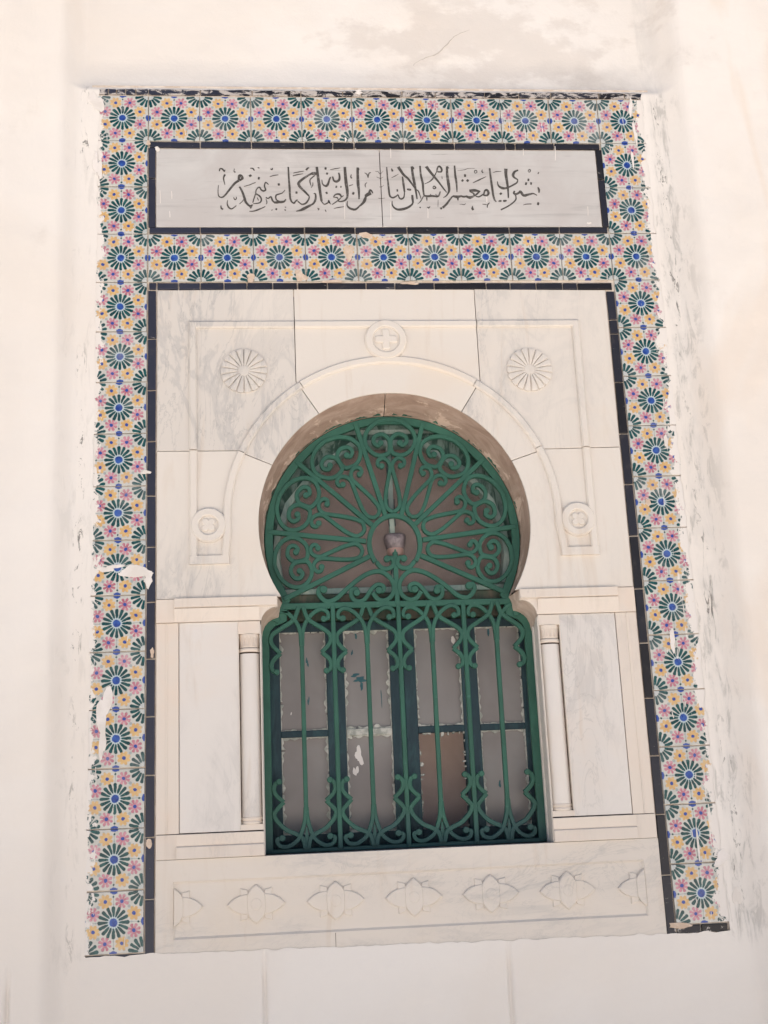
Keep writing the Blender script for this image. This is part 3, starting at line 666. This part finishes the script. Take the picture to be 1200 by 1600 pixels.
# raised mouldings, cut at the stone joints
MW = .0225
PR = [(-MW / 2, .001), (-MW / 2, -.004), (-MW / 2 + .004, -.0085), (MW / 2 - .005, -.0085), (MW / 2, -.0035), (MW / 2, .001)]
PRi = [(-o, y) for o, y in PR]
def mould(pts, inner=True): obj('moulding', sweep(pts, PR if inner else PRi), MT['marble'], ms)
fx, fz = .549, .543
mould([(-fx, -.136), (-fx, .171)]); mould([(-fx, .175), (-fx, fz), (-.264, fz - .001)], True); mould([(-.261, fz - .001), (.258, fz - .003)])
mould([(.261, fz - .003), (fx, fz - .004), (fx, .165)]); mould([(fx, .161), (fx, -.136)])
def fixprof(): pass
cA = (-.002, -.025); rA = .4573
mould([(cA[0] + x, z) for x, z in []] or arc(cA[0], cA[1], rA, 57.5, 122.5, 26)[::-1], False)
mould(arc(cA[0], cA[1], rA, 122.8, 155.2, 14), False); mould(arc(cA[0], cA[1], rA, 57.2, 24.8, 14)[::-1][::-1], True)
lg = arc(cA[0], cA[1], rA, 155.5, 184, 12) + [(-.4625, -.10), (-.4655, -.136)]
rg = arc(cA[0], cA[1], rA, 24.5, -4, 12) + [(.4615, -.10), (.4650, -.136)]
mould(lg, False); mould(rg, True)
for s in (-1, 1):
    obj('moulding_foot', relief([(s * .5605, -.1475), (s * .4535, -.1475), (s * .4535, -.1245), (s * .5605, -.1245)], .001, -.0088, .97), MT['marble'], ms)
def medallion(cx, cz, R, ri, petals, rot, big):
    o = obj('medallion', lathe(cx, cz, [(R + .001, .001), (R, -.006), (R - .004, -.0112), (ri + .004, -.0118), (ri + .001, -.0098), (ri, -.0055), (ri - .003, -.0060), (.0001, -.0062)], 44), MT['marble'], ms, smooth=False)
    L = []
    for k in range(petals):
        t = math.radians(rot + 360 / petals * k); l = ri * .42; wd = ri * (.30 if big else .40)
        px, pz = cx + math.cos(t) * ri * .44, cz + math.sin(t) * ri * .44
        e = []
        for i in range(14):
            a = 2 * PI * i / 14; u, v = math.cos(a) * l, math.sin(a) * wd
            if big: u = math.copysign(min(abs(u) * 1.15, l), u); v = math.copysign(min(abs(v) * 1.3, wd), v)
            e.append((px + u * math.cos(t) - v * math.sin(t), pz + u * math.sin(t) + v * math.cos(t)))
        L.append(relief(e, -.005, -.0105 - .0002 * k, .72))
    L.append(disc(cx, cz, ri * .2, -.0112, -.005, 12))
    obj('flower', join(L), MT['marble'], o)
medallion(-.004, .4925, .0600, .0375, 4, 0, True)
medallion(-.5085, -.0395, .0485, .0255, 4, 45, False); medallion(.5075, -.0455, .0485, .0255, 4, 45, False)
# rosettes
def rosette(cx, cz, R, n):
    N = n * 8; rad = [1.0, .985, .94, .85, .7, .5, .33, .25, .19, .10, .001]; v = []; f = []
    for r in rad:
        for i in range(N):
            t = 2 * PI * i / N; q = 1 - (1 - abs(math.cos(n * t / 2))) ** 4
            lobe = .925 + .075 * q ** .55 if r > .3 else 1
            rr = R * r * lobe
            if r == 1.0: y = .001
            elif r > .22: y = -(.0035 + .0055 * q ** .6 * math.sqrt(max(0, 1 - ((r - .62) / .44) ** 2)))
            else: y = -.0068
            v.append((cx + rr * math.cos(t), y, cz + rr * math.sin(t)))
    for k in range(len(rad) - 1):
        f += [(k * N + i, k * N + (i + 1) % N, (k + 1) * N + (i + 1) % N, (k + 1) * N + i) for i in range(N)]
    obj('rosette', (v, f), MT['marble'], ms, smooth=False)
rosette(-.4070, .4030, .0655, 18); rosette(.4040, .3975, .0655, 18)
# imposts with a slanted lower face
for s in (-1, 1):
    xo = s * .6475; xi = s * .3275; zt, zb = -.2405, -.3025 - (.006 if s > 0 else 0)
    prof = [(.001, zt), (-.008, zt), (-.008, -.268), (-.0055, -.272), (.0, zb), (TH, zb), (TH, zt)]
    cove = [(s * x, z) for x, z in arc(.3275, -.3125, .0455, 90, 8, 8)]
    v = []; f = []
    # body with the rounded haunch cut out of its lower inner corner
    poly = [(xi, zt), (xo, zt), (xo, zb), (s * .3725, zb)] + cove[::-1] + [(xi, -.267)]
    obj('impost', prism(poly, -.004, TH), MT['warm'], ms, bevel=.0015)
    obj('impost_fillet', xprism(s * .3285, s * .600, [(-.0035, zt + .0005), (-.0125, zt + .0005), (-.0125, -.2655), (-.0045, zb + .002), (-.0035, zb + .002)] if False else [(-.0035, zt + .001), (-.0120, zt + .001), (-.0120, -.2630), (-.0038, -.2668)]), MT['warm'], ms, bevel=.001)
    obj('impost_slope', xprism(s * .3760, s * .600, [(-.0035, -.2668), (-.0115, -.2670), (-.0042, zb + .0015), (-.0035, zb + .0015)]), MT['warm'], ms)
    # column strip, veined panel, edge strip
    obj('edge_strip', box(*sorted((s * .5895, s * .6475)), 0, TH, -.8440, zb - .001), MT['warm'], ms, bevel=.001)
    obj('edge_rib', box(*sorted((s * .6180, s * .6240)), -.0015, .001, -.8430, zb - .002), MT['warm'], ms, bevel=.001)
    obj('side_panel', box(*sorted((s * .4340, s * .5880)), .0020, TH, -.8430, zb - .001), MT['panel'], ms, bevel=.001)
    cx = s * .4045; hw = .0287
    col = obj('column', lathe_z(cx, .026, [(0.0274, -.812), (0.0280, -.808), (0.0280, -.600), (0.0278, -.390)], 28), MT['panel'], ms, smooth=True)
    obj('column_niche', join([box(cx - hw - .001, cx - hw + .001, .0, .03, -.842, zb - .001), box(cx + hw - .001, cx + hw + .001, .0, .03, -.842, zb - .001), box(cx - hw, cx + hw, .026, .03, -.842, zb - .001)]), MT['marble'], ms)
    obj('abacus', box(cx - hw, cx + hw, -.001, .03, -.338, zb - .0015), MT['warm'], col, bevel=.001)
    cap = [lathe_z(cx, .026, [(0.0274, -.374), (0.0280, -.366), (0.0294, -.350), (0.0307, -.3435), (0.0307, -.3385)], 24)]
    for k in (-1, 0, 1):
        for e in (-1, 1):
            xx = cx + k * .016 + e * .0035; yy = .026 - math.sqrt(.0287 ** 2 - min(abs(xx - cx), .0275) ** 2)
            cap.append(sweep([(xx, -.371), (xx, -.352), (xx + e * .003, -.345)], [(-.0012, yy + .001), (.0012, yy + .001), (.0008, yy - .0022), (-.0008, yy - .0022)]))
    obj('capital', join(cap), MT['warm'], col)
    obj('neck_ring', lathe_z(cx, .026, [(0.0274, -.386), (0.0297, -.3845), (0.0304, -.3805), (0.0297, -.3765), (0.0274, -.375)], 28), MT['warm'], col, smooth=True)
    obj('column_base', join([lathe_z(cx, .026, [(0.0274, -.809), (0.0294, -.811), (0.0297, -.8155), (0.0277, -.8185), (0.0287, -.8200), (0.0302, -.8230), (0.0297, -.8270), (0.0282, -.828)], 28), box(cx - hw, cx + hw, -.001, .03, -.8425, -.8280)]), MT['warm'], col)
    # base course
    xb = s * .3735
    obj('base_block', prism([(xb, -.8455), (s * .6475, -.8455), (s * .6475, -.9065), (xb, -.9065)], -.002, TH), MT['warm'], ms, bevel=.0012)
    obj('base_fillet', xprism(s * .3745, s * .596, [(-.0015, -.8740), (-.0075, -.8775), (-.0090, -.9060), (-.0015, -.9060)]), MT['warm'], ms, bevel=.0012)
    obj('base_cap', xprism(s * .3745, s * .596, [(-.0015, -.8462), (-.0050, -.8462), (-.0030, -.8735), (-.0015, -.8735)]), MT['warm'], ms, bevel=.0008)
    # jamb of the opening
    obj('jamb', join([box(*sorted((s * .3725, s * .3755)), .0015, .035, -.9065, -.3135), box(*sorted((s * .3745, s * .392)), .036, .20, -.9065, -.3135), box(*sorted((s * .3715, s * .380)), .062, .078, -.9065, -.3135)]), MT['marble'], ms, bevel=.002)
    hp = [(s * x, z) for x, z in arc(.3275, -.3125, .0455, 0, 90, 9)] + [(s * .3275, -.2400)]
    hb = [(s * x, z) for x, z in [(.3725, -.340), (.3690, -.320), (.3625, -.305), (.3530, -.294), (.3420, -.288), (.3320, -.2845), (.3260, -.2830), (.3245, -.2780), (.3235, -.2720), (.3205, -.2550), (.3150, -.2430)]]
    n_ = len(hp); v = [(x, .0025, z) for x, z in hp] + [(x, .079, z) for x, z in hb] + [(x, .2, z) for x, z in hb]
    obj('haunch', (v, [(i + o, i + o + 1, i + o + n_ + 1, i + o + n_) for o in (0, n_) for i in range(n_ - 1)]), MT['cove'], ms, smooth=True)
def splay(A, B, y0, y1):                       # skin from outline A at y0 to outline B at y1, carried on straight to y=.2
    n = len(A); v = [(x, y0, z) for x, z in A] + [(x, y1, z) for x, z in B] + [(x, .2, z) for x, z in B]
    return v, [(i + o, i + o + 1, i + o + n + 1, i + o + n) for o in (0, n) for i in range(n - 1)]
for a0, a1, b0, b1 in ((180 - a_imp, 92, 209.5, 92), (91.7, a_imp, 91.7, -29.5)):
    obj('soffit', splay(arc(0, AZ, AR + .0003, a0, a1, 44), arc(0, -.0655, .3612, b0, b1, 44), .0045, .079), MT['stain'], ms, smooth=True)
# plinth with its sunk flower panel
PZ0, PZ1 = -1.150, -.9075
px0, px1, pz0, pz1 = -.604, .606, -1.0990, -.9600
obj('plinth_slab', join([box(-.6475, px0, -.001, TH, PZ0, PZ1), box(px1, .6490, -.001, TH, PZ0, PZ1), box(px0, px1, -.001, TH, pz1, PZ1), box(px0, px1, -.001, TH, PZ0, pz0), box(px0, px1, .004, TH, pz0, pz1)]), MT['plinth'], ms)
obj('plinth_rim', sweep([(px0, pz0), (px0, pz1), (px1, pz1), (px1, pz0)], [(0, -.0012), (-.006, .0045), (0, .0045)], closed=True), MT['plinth'], ms)
obj('plinth_joint', box(-.2008, -.1996, -.0013, 0, -1.143, -1.1010), MT['gap'], ms)
def flower(cx, cz, clip=0):
    L = []; y0 = .0042
    def lens(q):                                # pointed oval from its upper right quarter
        c = smooth_path(q, 3); r = [(-x, z) for x, z in c[::-1]][:-1] + c
        return r + [(x, -z) for x, z in r[-2:0:-1]]
    def add(poly, yf, k=.86, c=(0, 0)):
        if clip > 0: poly = [(max(x, .0), z) for x, z in poly]
        if clip < 0: poly = [(min(x, .0), z) for x, z in poly]
        L.append(relief([(cx + x, cz + z) for x, z in poly], y0, yf, k, (cx + (c[0] if not clip else clip * .02), cz + c[1])))
    for sx in (-1, 1):
        for sz in (-1, 1):
            if clip and sx != clip: continue
            q = [(sx * .017, sz * .018), (sx * .0400, sz * .018), (sx * .0405, sz * .0395), (sx * .0215, sz * .0350)]
            L.append(relief([(cx + x, cz + z) for x, z in q], y0, .0004, .8))
    add(lens([(0, .0242), (.028, .0245), (.046, .0205), (.061, .0125), (.0735, 0)]), -.0024, .92)
    up = [(x, z) for z, x in lens([(0, .0236), (.019, .0232), (.031, .0185), (.0405, .0105), (.0480, 0)])]
    add(up, -.0044, .90)
    up = lathe(cx, cz, [(.0150, -.0040), (.0125, -.0052), (.006, -.0055), (.0001, -.0055)], 20)
    if not clip: L.append(up)
    obj('plinth_flower', join(L), MT['plinth'], ms)
for fxx in (-.397, -.197, .002, .200, .400): flower(fxx, -1.0240 - .004 * fxx / .4 * .5 - .001)
flower(px0 + .001, -1.0225, 1); flower(px1 - .001, -1.0285, -1)
obj('sill', box(-.3725, .3735, -.0005, .20, -.9280, -.9072), MT['plinth'], ms, bevel=.0015)
# ================================================================ IRON GRILLE
gr = thing('iron_grille', 'green painted wrought iron grille with a fan of scrolls over upright bars', 'window grille', (0.003, .09, -.9))
GX = .003; GY0, GY1 = .080, .094; gcount = [0]; GW = 1.18
def gsec(w_):
    w_ *= GW
    gcount[0] += 1; e = (gcount[0] * 7 % 37) * .00011
    return [(-w_ / 2, GY0 + .0016 + e), (-w_ / 2 + .0014, GY0 + e), (w_ / 2 - .0014, GY0 + e), (w_ / 2, GY0 + .0016 + e), (w_ / 2, GY1 + e), (-w_ / 2, GY1 + e)]
def rib(pts, w_=.0105, sm=7, end=None, start=None, er=.0085):
    er *= 1.06
    q = smooth_path(pts, sm) if sm else list(pts)
    P = [sweep(q, gsec(w_))]
    if end: P.append(disc(q[-1][0], q[-1][1], er, GY0 - .0002, GY1, 14))
    if start: P.append(disc(q[0][0], q[0][1], er, GY0 - .0003, GY1, 14))
    return join(P)
HB = (GX, -.083); R_G = .3605; GZ = -.0655
def pol(r, a): return (HB[0] + r * math.cos(math.radians(a)), HB[1] + r * math.sin(math.radians(a)))
def rout(a):                                   # hub to inner edge of the ring
    t = math.radians(a); dx, dz = math.cos(t), math.sin(t); ox, oz = HB[0] - 0, HB[1] - GZ
    b = ox * dx + oz * dz; c = ox * ox + oz * oz - R_G ** 2; return -b + math.sqrt(b * b - c)
# outer frame: flat ring round the arch, down the haunch and jambs, along the sill
outer = [(-.3635, -.8985), (-.3635, -.335), (-.357, -.312), (-.342, -.2955), (-.3265, -.290), (-.3140, -.285), (-.3130, -.2500)]
ring = arc(0, GZ, R_G - .0125, 180 + 29.0, -29.0, 60)
path = outer + ring + [(-x, z) for x, z in outer[::-1]]
obj('frame', sweep(path, [(o, y + .0046) for o, y in gsec(.0190)]), MT['green'], gr)
obj('frame', sweep([(-.372, -.8995), (.372, -.8995)], [(o, y + .0052) for o, y in gsec(.009)]), MT['green'], gr)
spk = [(105.3, 106.0), (137.6, 138.5), (173.0, 174.5), (205.5, 206.0)]
for s in (-1, 1):
    for a0, _ in spk:
        a = a0 if s < 0 else 180 - a0
        r1 = rout(a) - .010
        obj('spoke', rib([pol(.080, a), pol(r1, a)], .0115, 0), MT['green'], gr)
bays = [90, 121.3, 155.3, 189.2]
halfs = [15.3, 16.2, 17.7, 16.3]
def bay(ac, hw_, flip):
    Ro = rout(ac) - (.0125 if ac == 90 else .0215); K = (Ro - .09) / (.366 - .09)
    def T(r, u):
        rr = .09 + (r - .09) * K; return pol(rr, (ac + u * hw_ / 15.3))
    C = [(.2690, .9), (.2860, .25), (.3085, .7), (.3235, 3.9), (.3190, 7.8), (.3030, 9.0), (.2910, 7.0), (.2975, 5.3)]
    half = [(.368, 0), (.361, 5.5), (.344, 10.2), (.320, 13.0), (.296, 13.3), (.272, 10.8), (.2610, 7.0), (.2625, 3.0)]
    for sg in (-1, 1):
        pts = [T(r, sg * u) for r, u in half + C]
        obj('outer_scroll', rib(pts, .0100, 6, end=True, er=.0082), MT['green'], gr)
    tear = [(.093, 0), (.0985, 6.0), (.113, 9.9), (.140, 8.0), (.172, 4.6), (.204, 1.8), (.226, .65), (.243, 2.1), (.2525, 5.2), (.247, 8.6), (.234, 9.0), (.229, 6.8)]
    for sg in (-1, 1):
        pts = [T(r, sg * u) for r, u in tear]
        obj('inner_scroll', rib(pts, .0095, 6, end=True, er=.0078), MT['green'], gr)
for i, (a, h_) in enumerate(zip(bays, halfs)):
    bay(a, h_, 0)
    if i: bay(180 - a, h_, 1)
obj('hub_ring', rib([(HB[0] + .0715 * math.cos(t) , HB[1] + .0820 * math.sin(t)) for t in [math.radians(d) for d in range(-38, 219, 8)]], .0115, 0), MT['green'], gr)
for s in (-1, 1):
    P = [(-.0535, -.1335), (-.038, -.151), (-.018, -.152), (-.0050, -.1395), (-.0105, -.1235), (-.0235, -.1255)]
    obj('hub_scroll', rib([(GX + s * abs(x) if True else 0, z) for x, z in P], .0105, 7, end=True, er=.0092), MT['green'], gr)
    S1 = [(-.203, -.2075), (-.2130, -.2030), (-.2170, -.2190), (-.198, -.2400), (-.171, -.2350), (-.141, -.2090), (-.107, -.1820), (-.074, -.1640), (-.045, -.1600), (-.0215, -.1745), (-.0075, -.1990), (-.0130, -.2270), (-.0330, -.2420), (-.0540, -.2380), (-.0670, -.2200)]
    obj('wave_scroll', rib([(GX + s * -x, z) for x, z in S1], .0105, 7, start=True, er=.010), MT['green'], gr)
    S2 = [(-.112, -.2190), (-.1120, -.2085), (-.1255, -.2110), (-.1250, -.2320), (-.110, -.2430), (-.090, -.2370), (-.071, -.2110), (-.0540, -.1975), (-.0375, -.2020), (-.0385, -.2150), (-.0500, -.2140)]
    obj('wave_scroll', rib([(GX + s * -x, z) for x, z in S2], .0100, 7, end=True, start=True, er=.0092), MT['green'], gr)
obj('centre_bar', rib([(GX, -.107), (GX, -.255)], .0115, 0), MT['green'], gr)
obj('centre_tip', prism([(GX - .0058, -.112), (GX + .0058, -.112), (GX + .001, -.099), (GX - .001, -.099)], GY0 + .001, GY1), MT['green'], gr)
obj('transom_bar', rib([(-.3225, -.2520), (.3225, -.2545)], .0145, 0), MT['green'], gr)
obj('transom_bar', rib([(-.3225, -.2690), (-.300, -.2680)], .0070, 0), MT['green'], gr)
xB = [-.3560, -.1765, .0045, .1855, .3560]; xA = [-.2640, -.0850, .0950, .2745]
for i, x in enumerate(xB):
    last = i in (0, 4)
    if not last: obj('upright_bar', rib([(x, -.256), (x, -.898)], .0105, 0), MT['green'], gr)
    for s in (-1, 1):
        if (i == 0 and s < 0) or (i == 4 and s > 0): continue
        k = (min(abs(a - x) for a in xA if (a - x) * s > 0)) / .0905
        up1 = [(.0840, -.2560), (.0745, -.2830), (.0640, -.2950), (.0390, -.3105), (.0150, -.3270), (.0080, -.3420), (.0130, -.3590), (.0335, -.3810)]
        up2 = [(.0335, -.3810), (.0145, -.3985), (.0085, -.4150), (.0130, -.4275), (.0225, -.4315)]
        dn1 = [(.0860, -.8930), (.0800, -.8700), (.0660, -.8585), (.0380, -.8450), (.0150, -.8220), (.0085, -.8060), (.0130, -.7960), (.0335, -.7745)]
        dn2 = [(.0335, -.7745), (.0140, -.7560), (.0085, -.7400), (.0125, -.7270), (.0225, -.7215)]
        for P, e in ((up1, 0), (up2, 1), (dn1, 0), (dn2, 1)):
            obj('bracket_scroll', rib([(x + s * (q[0] * k if q[0] > .035 else q[0]), q[1]) for q in P], .0098, 6, end=e, er=.0075), MT['green'], gr)
for i, x in enumerate(xA):
    obj('forked_bar', rib([(x, -.325), (x, -.825)], .0100, 0), MT['green'], gr)
    for s in (-1, 1):
        nb = min(abs(b - x) for b in xB if (b - x) * s > 0); k = nb / .0905
        F = [(.0015, -.3620), (.0030, -.3290), (.0080, -.3080), (.0165, -.2920), (.0350, -.2720), (.0570, -.2620), (.0740, -.2700), (.0765, -.2860), (.0640, -.2895)]
        D = [(.0015, -.7900), (.0035, -.8200), (.0110, -.8480), (.0230, -.8720), (.0480, -.8880), (.0700, -.8850), (.0765, -.8700), (.0630, -.8660)]
        for P in (F, D):
            obj('fork_scroll', rib([(x + s * (q[0] * k), q[1]) for q in P], .0092, 6, end=True, er=.0080), MT['green'], gr)
    obj('fork_tip', prism([(x - .002, -.842), (x + .002, -.842), (x + .009, -.897), (x - .009, -.897)], GY0 + .0045, GY1), MT['green'], gr)
# daubs of green paint left on the stone round the frame edge
gp = []
rr = random.Random(11)
for k in range(70):
    a = rr.uniform(-5, 185); r = .3612
    da = rr.uniform(1.0, 4.0); d0 = rr.uniform(.002, .009)
    v = []
    for j in range(5):
        t = math.radians(a + da * j / 4); dd = d0 * (rr.uniform(.3, 1) if 0 < j < 4 else .05)
        for yy in (GY0 + .001, GY0 - .001 - dd):
            u = max(0, (.079 - yy) / .0745); rr_ = r + u * .0133 - .0008; v.append((rr_ * math.cos(t), yy, GZ + u * .025 + rr_ * math.sin(t)))
    gp.append((v, [(2 * j, 2 * j + 1, 2 * j + 3, 2 * j + 2) for j in range(4)]))
tag(obj('paint_daubs', join(gp), MT['green'], gr), kind='stuff')

# ================================================================ FANLIGHT
fl = thing('fanlight', 'weathered pale green wooden fanlight behind the fan of the grille', 'fanlight', (0, .15, -.25))
inner = [(.0, .238), (.103, .2375), (.222, .1530), (.300, .0550), (.333, -.0400), (.338, -.110), (.326, -.194)]
inner = [(-x, z) for x, z in inner[::-1]][:-1] + inner
iA = smooth_path([inner[0], inner[0]], 1)
pts_i = []; pts_o = []
for (a, b) in zip(inner[:-1], inner[1:]):
    for t in range(6):
        q = (a[0] + (b[0] - a[0]) * t / 6, a[1] + (b[1] - a[1]) * t / 6); pts_i.append(q)
pts_i.append(inner[-1])
for q in pts_i:
    t = math.atan2(q[1] - AZ, q[0]); pts_o.append(((AR + .012) * math.cos(t), AZ + (AR + .012) * math.sin(t)))
n = len(pts_i)
def strip_solid(A, B, y0, y1):
    n = len(A); v = [(x, y0, z) for x, z in A] + [(x, y0, z) for x, z in B] + [(x, y1, z) for x, z in A] + [(x, y1, z) for x, z in B]; f = []
    for i in range(n - 1):
        f += [(i, i + 1, n + i + 1, n + i), (2 * n + i, 3 * n + i, 3 * n + i + 1, 2 * n + i + 1), (i, 2 * n + i, 2 * n + i + 1, i + 1), (n + i, n + i + 1, 3 * n + i + 1, 3 * n + i)]
    return v, f
obj('frame', strip_solid(pts_i, pts_o, .138, .172), MT['fwood'], fl)
obj('inner_fillet', sweep(inner, [(-.001, .132), (-.001, .165), (-.0215, .165), (-.0215, .145), (-.018, .132)]), MT['pale'], fl)
obj('outer_fillet', sweep([(-.150, .2620), (.150, .2620)], [(-.006, .132), (.006, .132), (.006, .139), (-.006, .139)]), MT['pale'], fl)
obj('bottom_rail', box(-.328, .328, .128, .172, -.2130, -.1960), MT['pale'], fl, bevel=.002)
obj('lower_beam', box(-.335, .335, .118, .172, -.2560, -.2145), MT['olive'], fl, bevel=.003)
obj('drip_board', box(-.366, .366, .122, .170, -.2880, -.2570), MT['olive'], fl, bevel=.002)
obj('mullion', box(-.0045, .0105, .138, .160, -.1955, .2220), MT['pale'], fl, bevel=.0015)
g0 = [q for q in inner]
obj('pane', prism([(-.004, .235)] + [q for q in inner if q[0] < -.05][::-1] + [(-.004, -.196)], .160, .163), MT['fglass'], fl)
obj('pane', prism([(.011, .235)] + [q for q in inner if q[0] > .05] + [(.011, -.196)], .1605, .1635), MT['fglass'], fl)
cg = []
for sg in (-1, 1):
    for k in range(3):
        x = .003 + sg * random.uniform(.006, .01); z = .2 - k * .14
        cg.append(sweep([(x, z), (x + random.uniform(-.002, .002), z - .04), (x, z - .08)], [(-.0012, .1350), (.0012, .1350), (.0012, .1385), (-.0012, .1385)]))
tag(obj('flaked_paint', join(cg), MT['wood'], fl), kind='stuff')

# ================================================================ CASEMENT WINDOW
cw = thing('casement_window', 'dark green wooden casement window with puttied dusty panes behind the upright bars', 'window', (0, .15, -.9))
WY0, WY1 = .136, .172
def jag(x0, x1, z0, z1, seed, y=.1415, gaps=.12):
    """old putty round a pane: four uneven strips"""
    rr = random.Random(seed); L = []
    def edge(ax, a, b, c, d):                # along axis ax from a to b at coordinate c, growing by d
        t = a; prev = None; st = .0045
        while t < b - 1e-6:
            t2 = min(b, t + st * rr.uniform(.6, 1.6))
            if rr.random() > gaps:
                w0 = (.0016 + .0085 * abs(mnoise.noise(Vector((t * 40, seed, 0)))) * 2) ; w1 = (.0016 + .0085 * abs(mnoise.noise(Vector((t2 * 40, seed, 0)))) * 2)
                q = [(t, c - d * .001), (t2, c - d * .001), (t2, c + d * w1), (t, c + d * w0)]
                if ax == 'z': q = [(v, u) for u, v in q]
                yy = y + rr.uniform(0, .0015)
                L.append(prism(q, yy, yy + .012))
            t = t2
    edge('z', z0, z1, x0, 1); edge('z', z0, z1, x1, -1); edge('x', x0, x1, z0, 1); edge('x', x0, x1, z1, -1)
    return join(L)
def casement(xa, xb, p1, p2, seed, missing=None, bare=False):
    cs = bpy.data.objects.new('casement', None); cs.empty_display_size = .05; link(cs, cw, ((xa + xb) / 2, .15, -.6))
    obj('stile', box(xa, p1[0], WY0, WY1, -.8960, -.2900), MT['wood'], cs, bevel=.002)
    obj('stile', box(p2[1], xb, WY0, WY1, -.8960, -.2900), MT['wood'], cs, bevel=.002)
    obj('muntin', box(p1[1], p2[0], WY0 + .001, WY1, -.8600, -.3160), MT['wood'], cs, bevel=.002)
    obj('rail', box(p1[0], p2[1], WY0 + .0005, WY1, -.3160, -.2905), MT['wood'], cs, bevel=.002)
    obj('rail', box(p1[0], p2[1], WY0 + .0005, WY1, -.8955, -.8600), MT['wood'], cs, bevel=.002)
    for j, p in enumerate((p1, p2)):
        b = obj('glazing_bar', box(p[0], p[1], WY0 + .002, WY1 - .002, -.6040, -.5860), MT['putty' if (bare and j == 1) else 'wood'], cs, bevel=.002)
        if bare and j == 1: b['label'] = 'glazing bar stripped to bare pale wood'
        for k, (z0, z1) in enumerate(((-.8600, -.6040), (-.5860, -.3160))):
            miss = missing == (j, k)
            if not miss:
                pn = obj('pane', box(p[0] + .0005, p[1] - .0005, .150, .153, z0 + .0005, z1 - .0005), MT['glass'], cs)
            obj('putty', jag(p[0], p[1], z0, z1, seed + j * 2 + k, gaps=.75 if miss else .05), MT['putty'], cs)
casement(-.372, .0130, (-.3250, -.1980), (-.1480, -.0220), 21, bare=True)
casement(.0165, .3725, (.0500, .1770), (.2220, .3470), 31, missing=(0, 0))
sm_ = []
for i, (px, py, a, b) in enumerate(((561, 1180, .010, .022), (556, 1205, .006, .014), (708, 1000, .006, .010), (455, 1115, .002, .003), (715, 1022, .004, .004))):
    x, z = at(px, py, .149); sm_.append(blob(x, z, a, b, .1495, 90 + i, 18, .5, .0006))
tag(obj('white_smears', join(sm_), MT['whitep'], cw), kind='stuff')
sm_ = []
for i, (px, py, a, b) in enumerate(((563, 1062, .016, .008), (555, 1055, .012, .004), (565, 1072, .004, .012), (482, 1096, .002, .012), (480, 1035, .003, .012), (556, 990, .004, .012), (763, 988, .003, .012), (550, 1020, .002, .008), (596, 1090, .0015, .018), (545, 1275, .006, .008), (781, 1225, .003, .010))):
    x, z = at(px, py, .149); sm_.append(blob(x, z, a, b, .1494, 120 + i, 18, .55, .0006))
tag(obj('green_smears', join(sm_), MT['bluep'], cw), kind='stuff')
bb = blob(*at(452, 1305, .148), .016, .013, .1490, 77, 14, .3, .001)
tag(obj('paper_scrap', bb, MT['pale'], cw), kind='stuff')

# ================================================================ LAMP seen through the fanlight
LX, LZ, LY = at(617, 846, .128)[0], at(617, 846, .128)[1], .1285
lp = thing('wall_lamp', 'round lamp with metal collar and pinkish glass shade in front of the fanlight', 'lamp', (LX, LY, LZ))
lampo = obj('shade', lathe_z(LX, LY, [(q_[0], q_[1] + LZ) for q_ in [(.001, -.056), (.012, -.054), (.020, -.047), (.0235, -.036), (.0235, -.024), (.020, -.014)]], 28), MT['shade'], lp, smooth=True)
obj('collar', lathe_z(LX, LY, [(q_[0], q_[1] + LZ) for q_ in [(.018, -.026), (.026, -.020), (.0305, -.006), (.0320, .006), (.0315, .014), (.0300, .018), (.026, .016), (.001, .012)]], 28), MT['metal'], lp, smooth=True)
obj('mount', box(LX - .008, LX + .008, LY, .1600, LZ - .004, LZ + .008), MT['metal'], lp, bevel=.002)
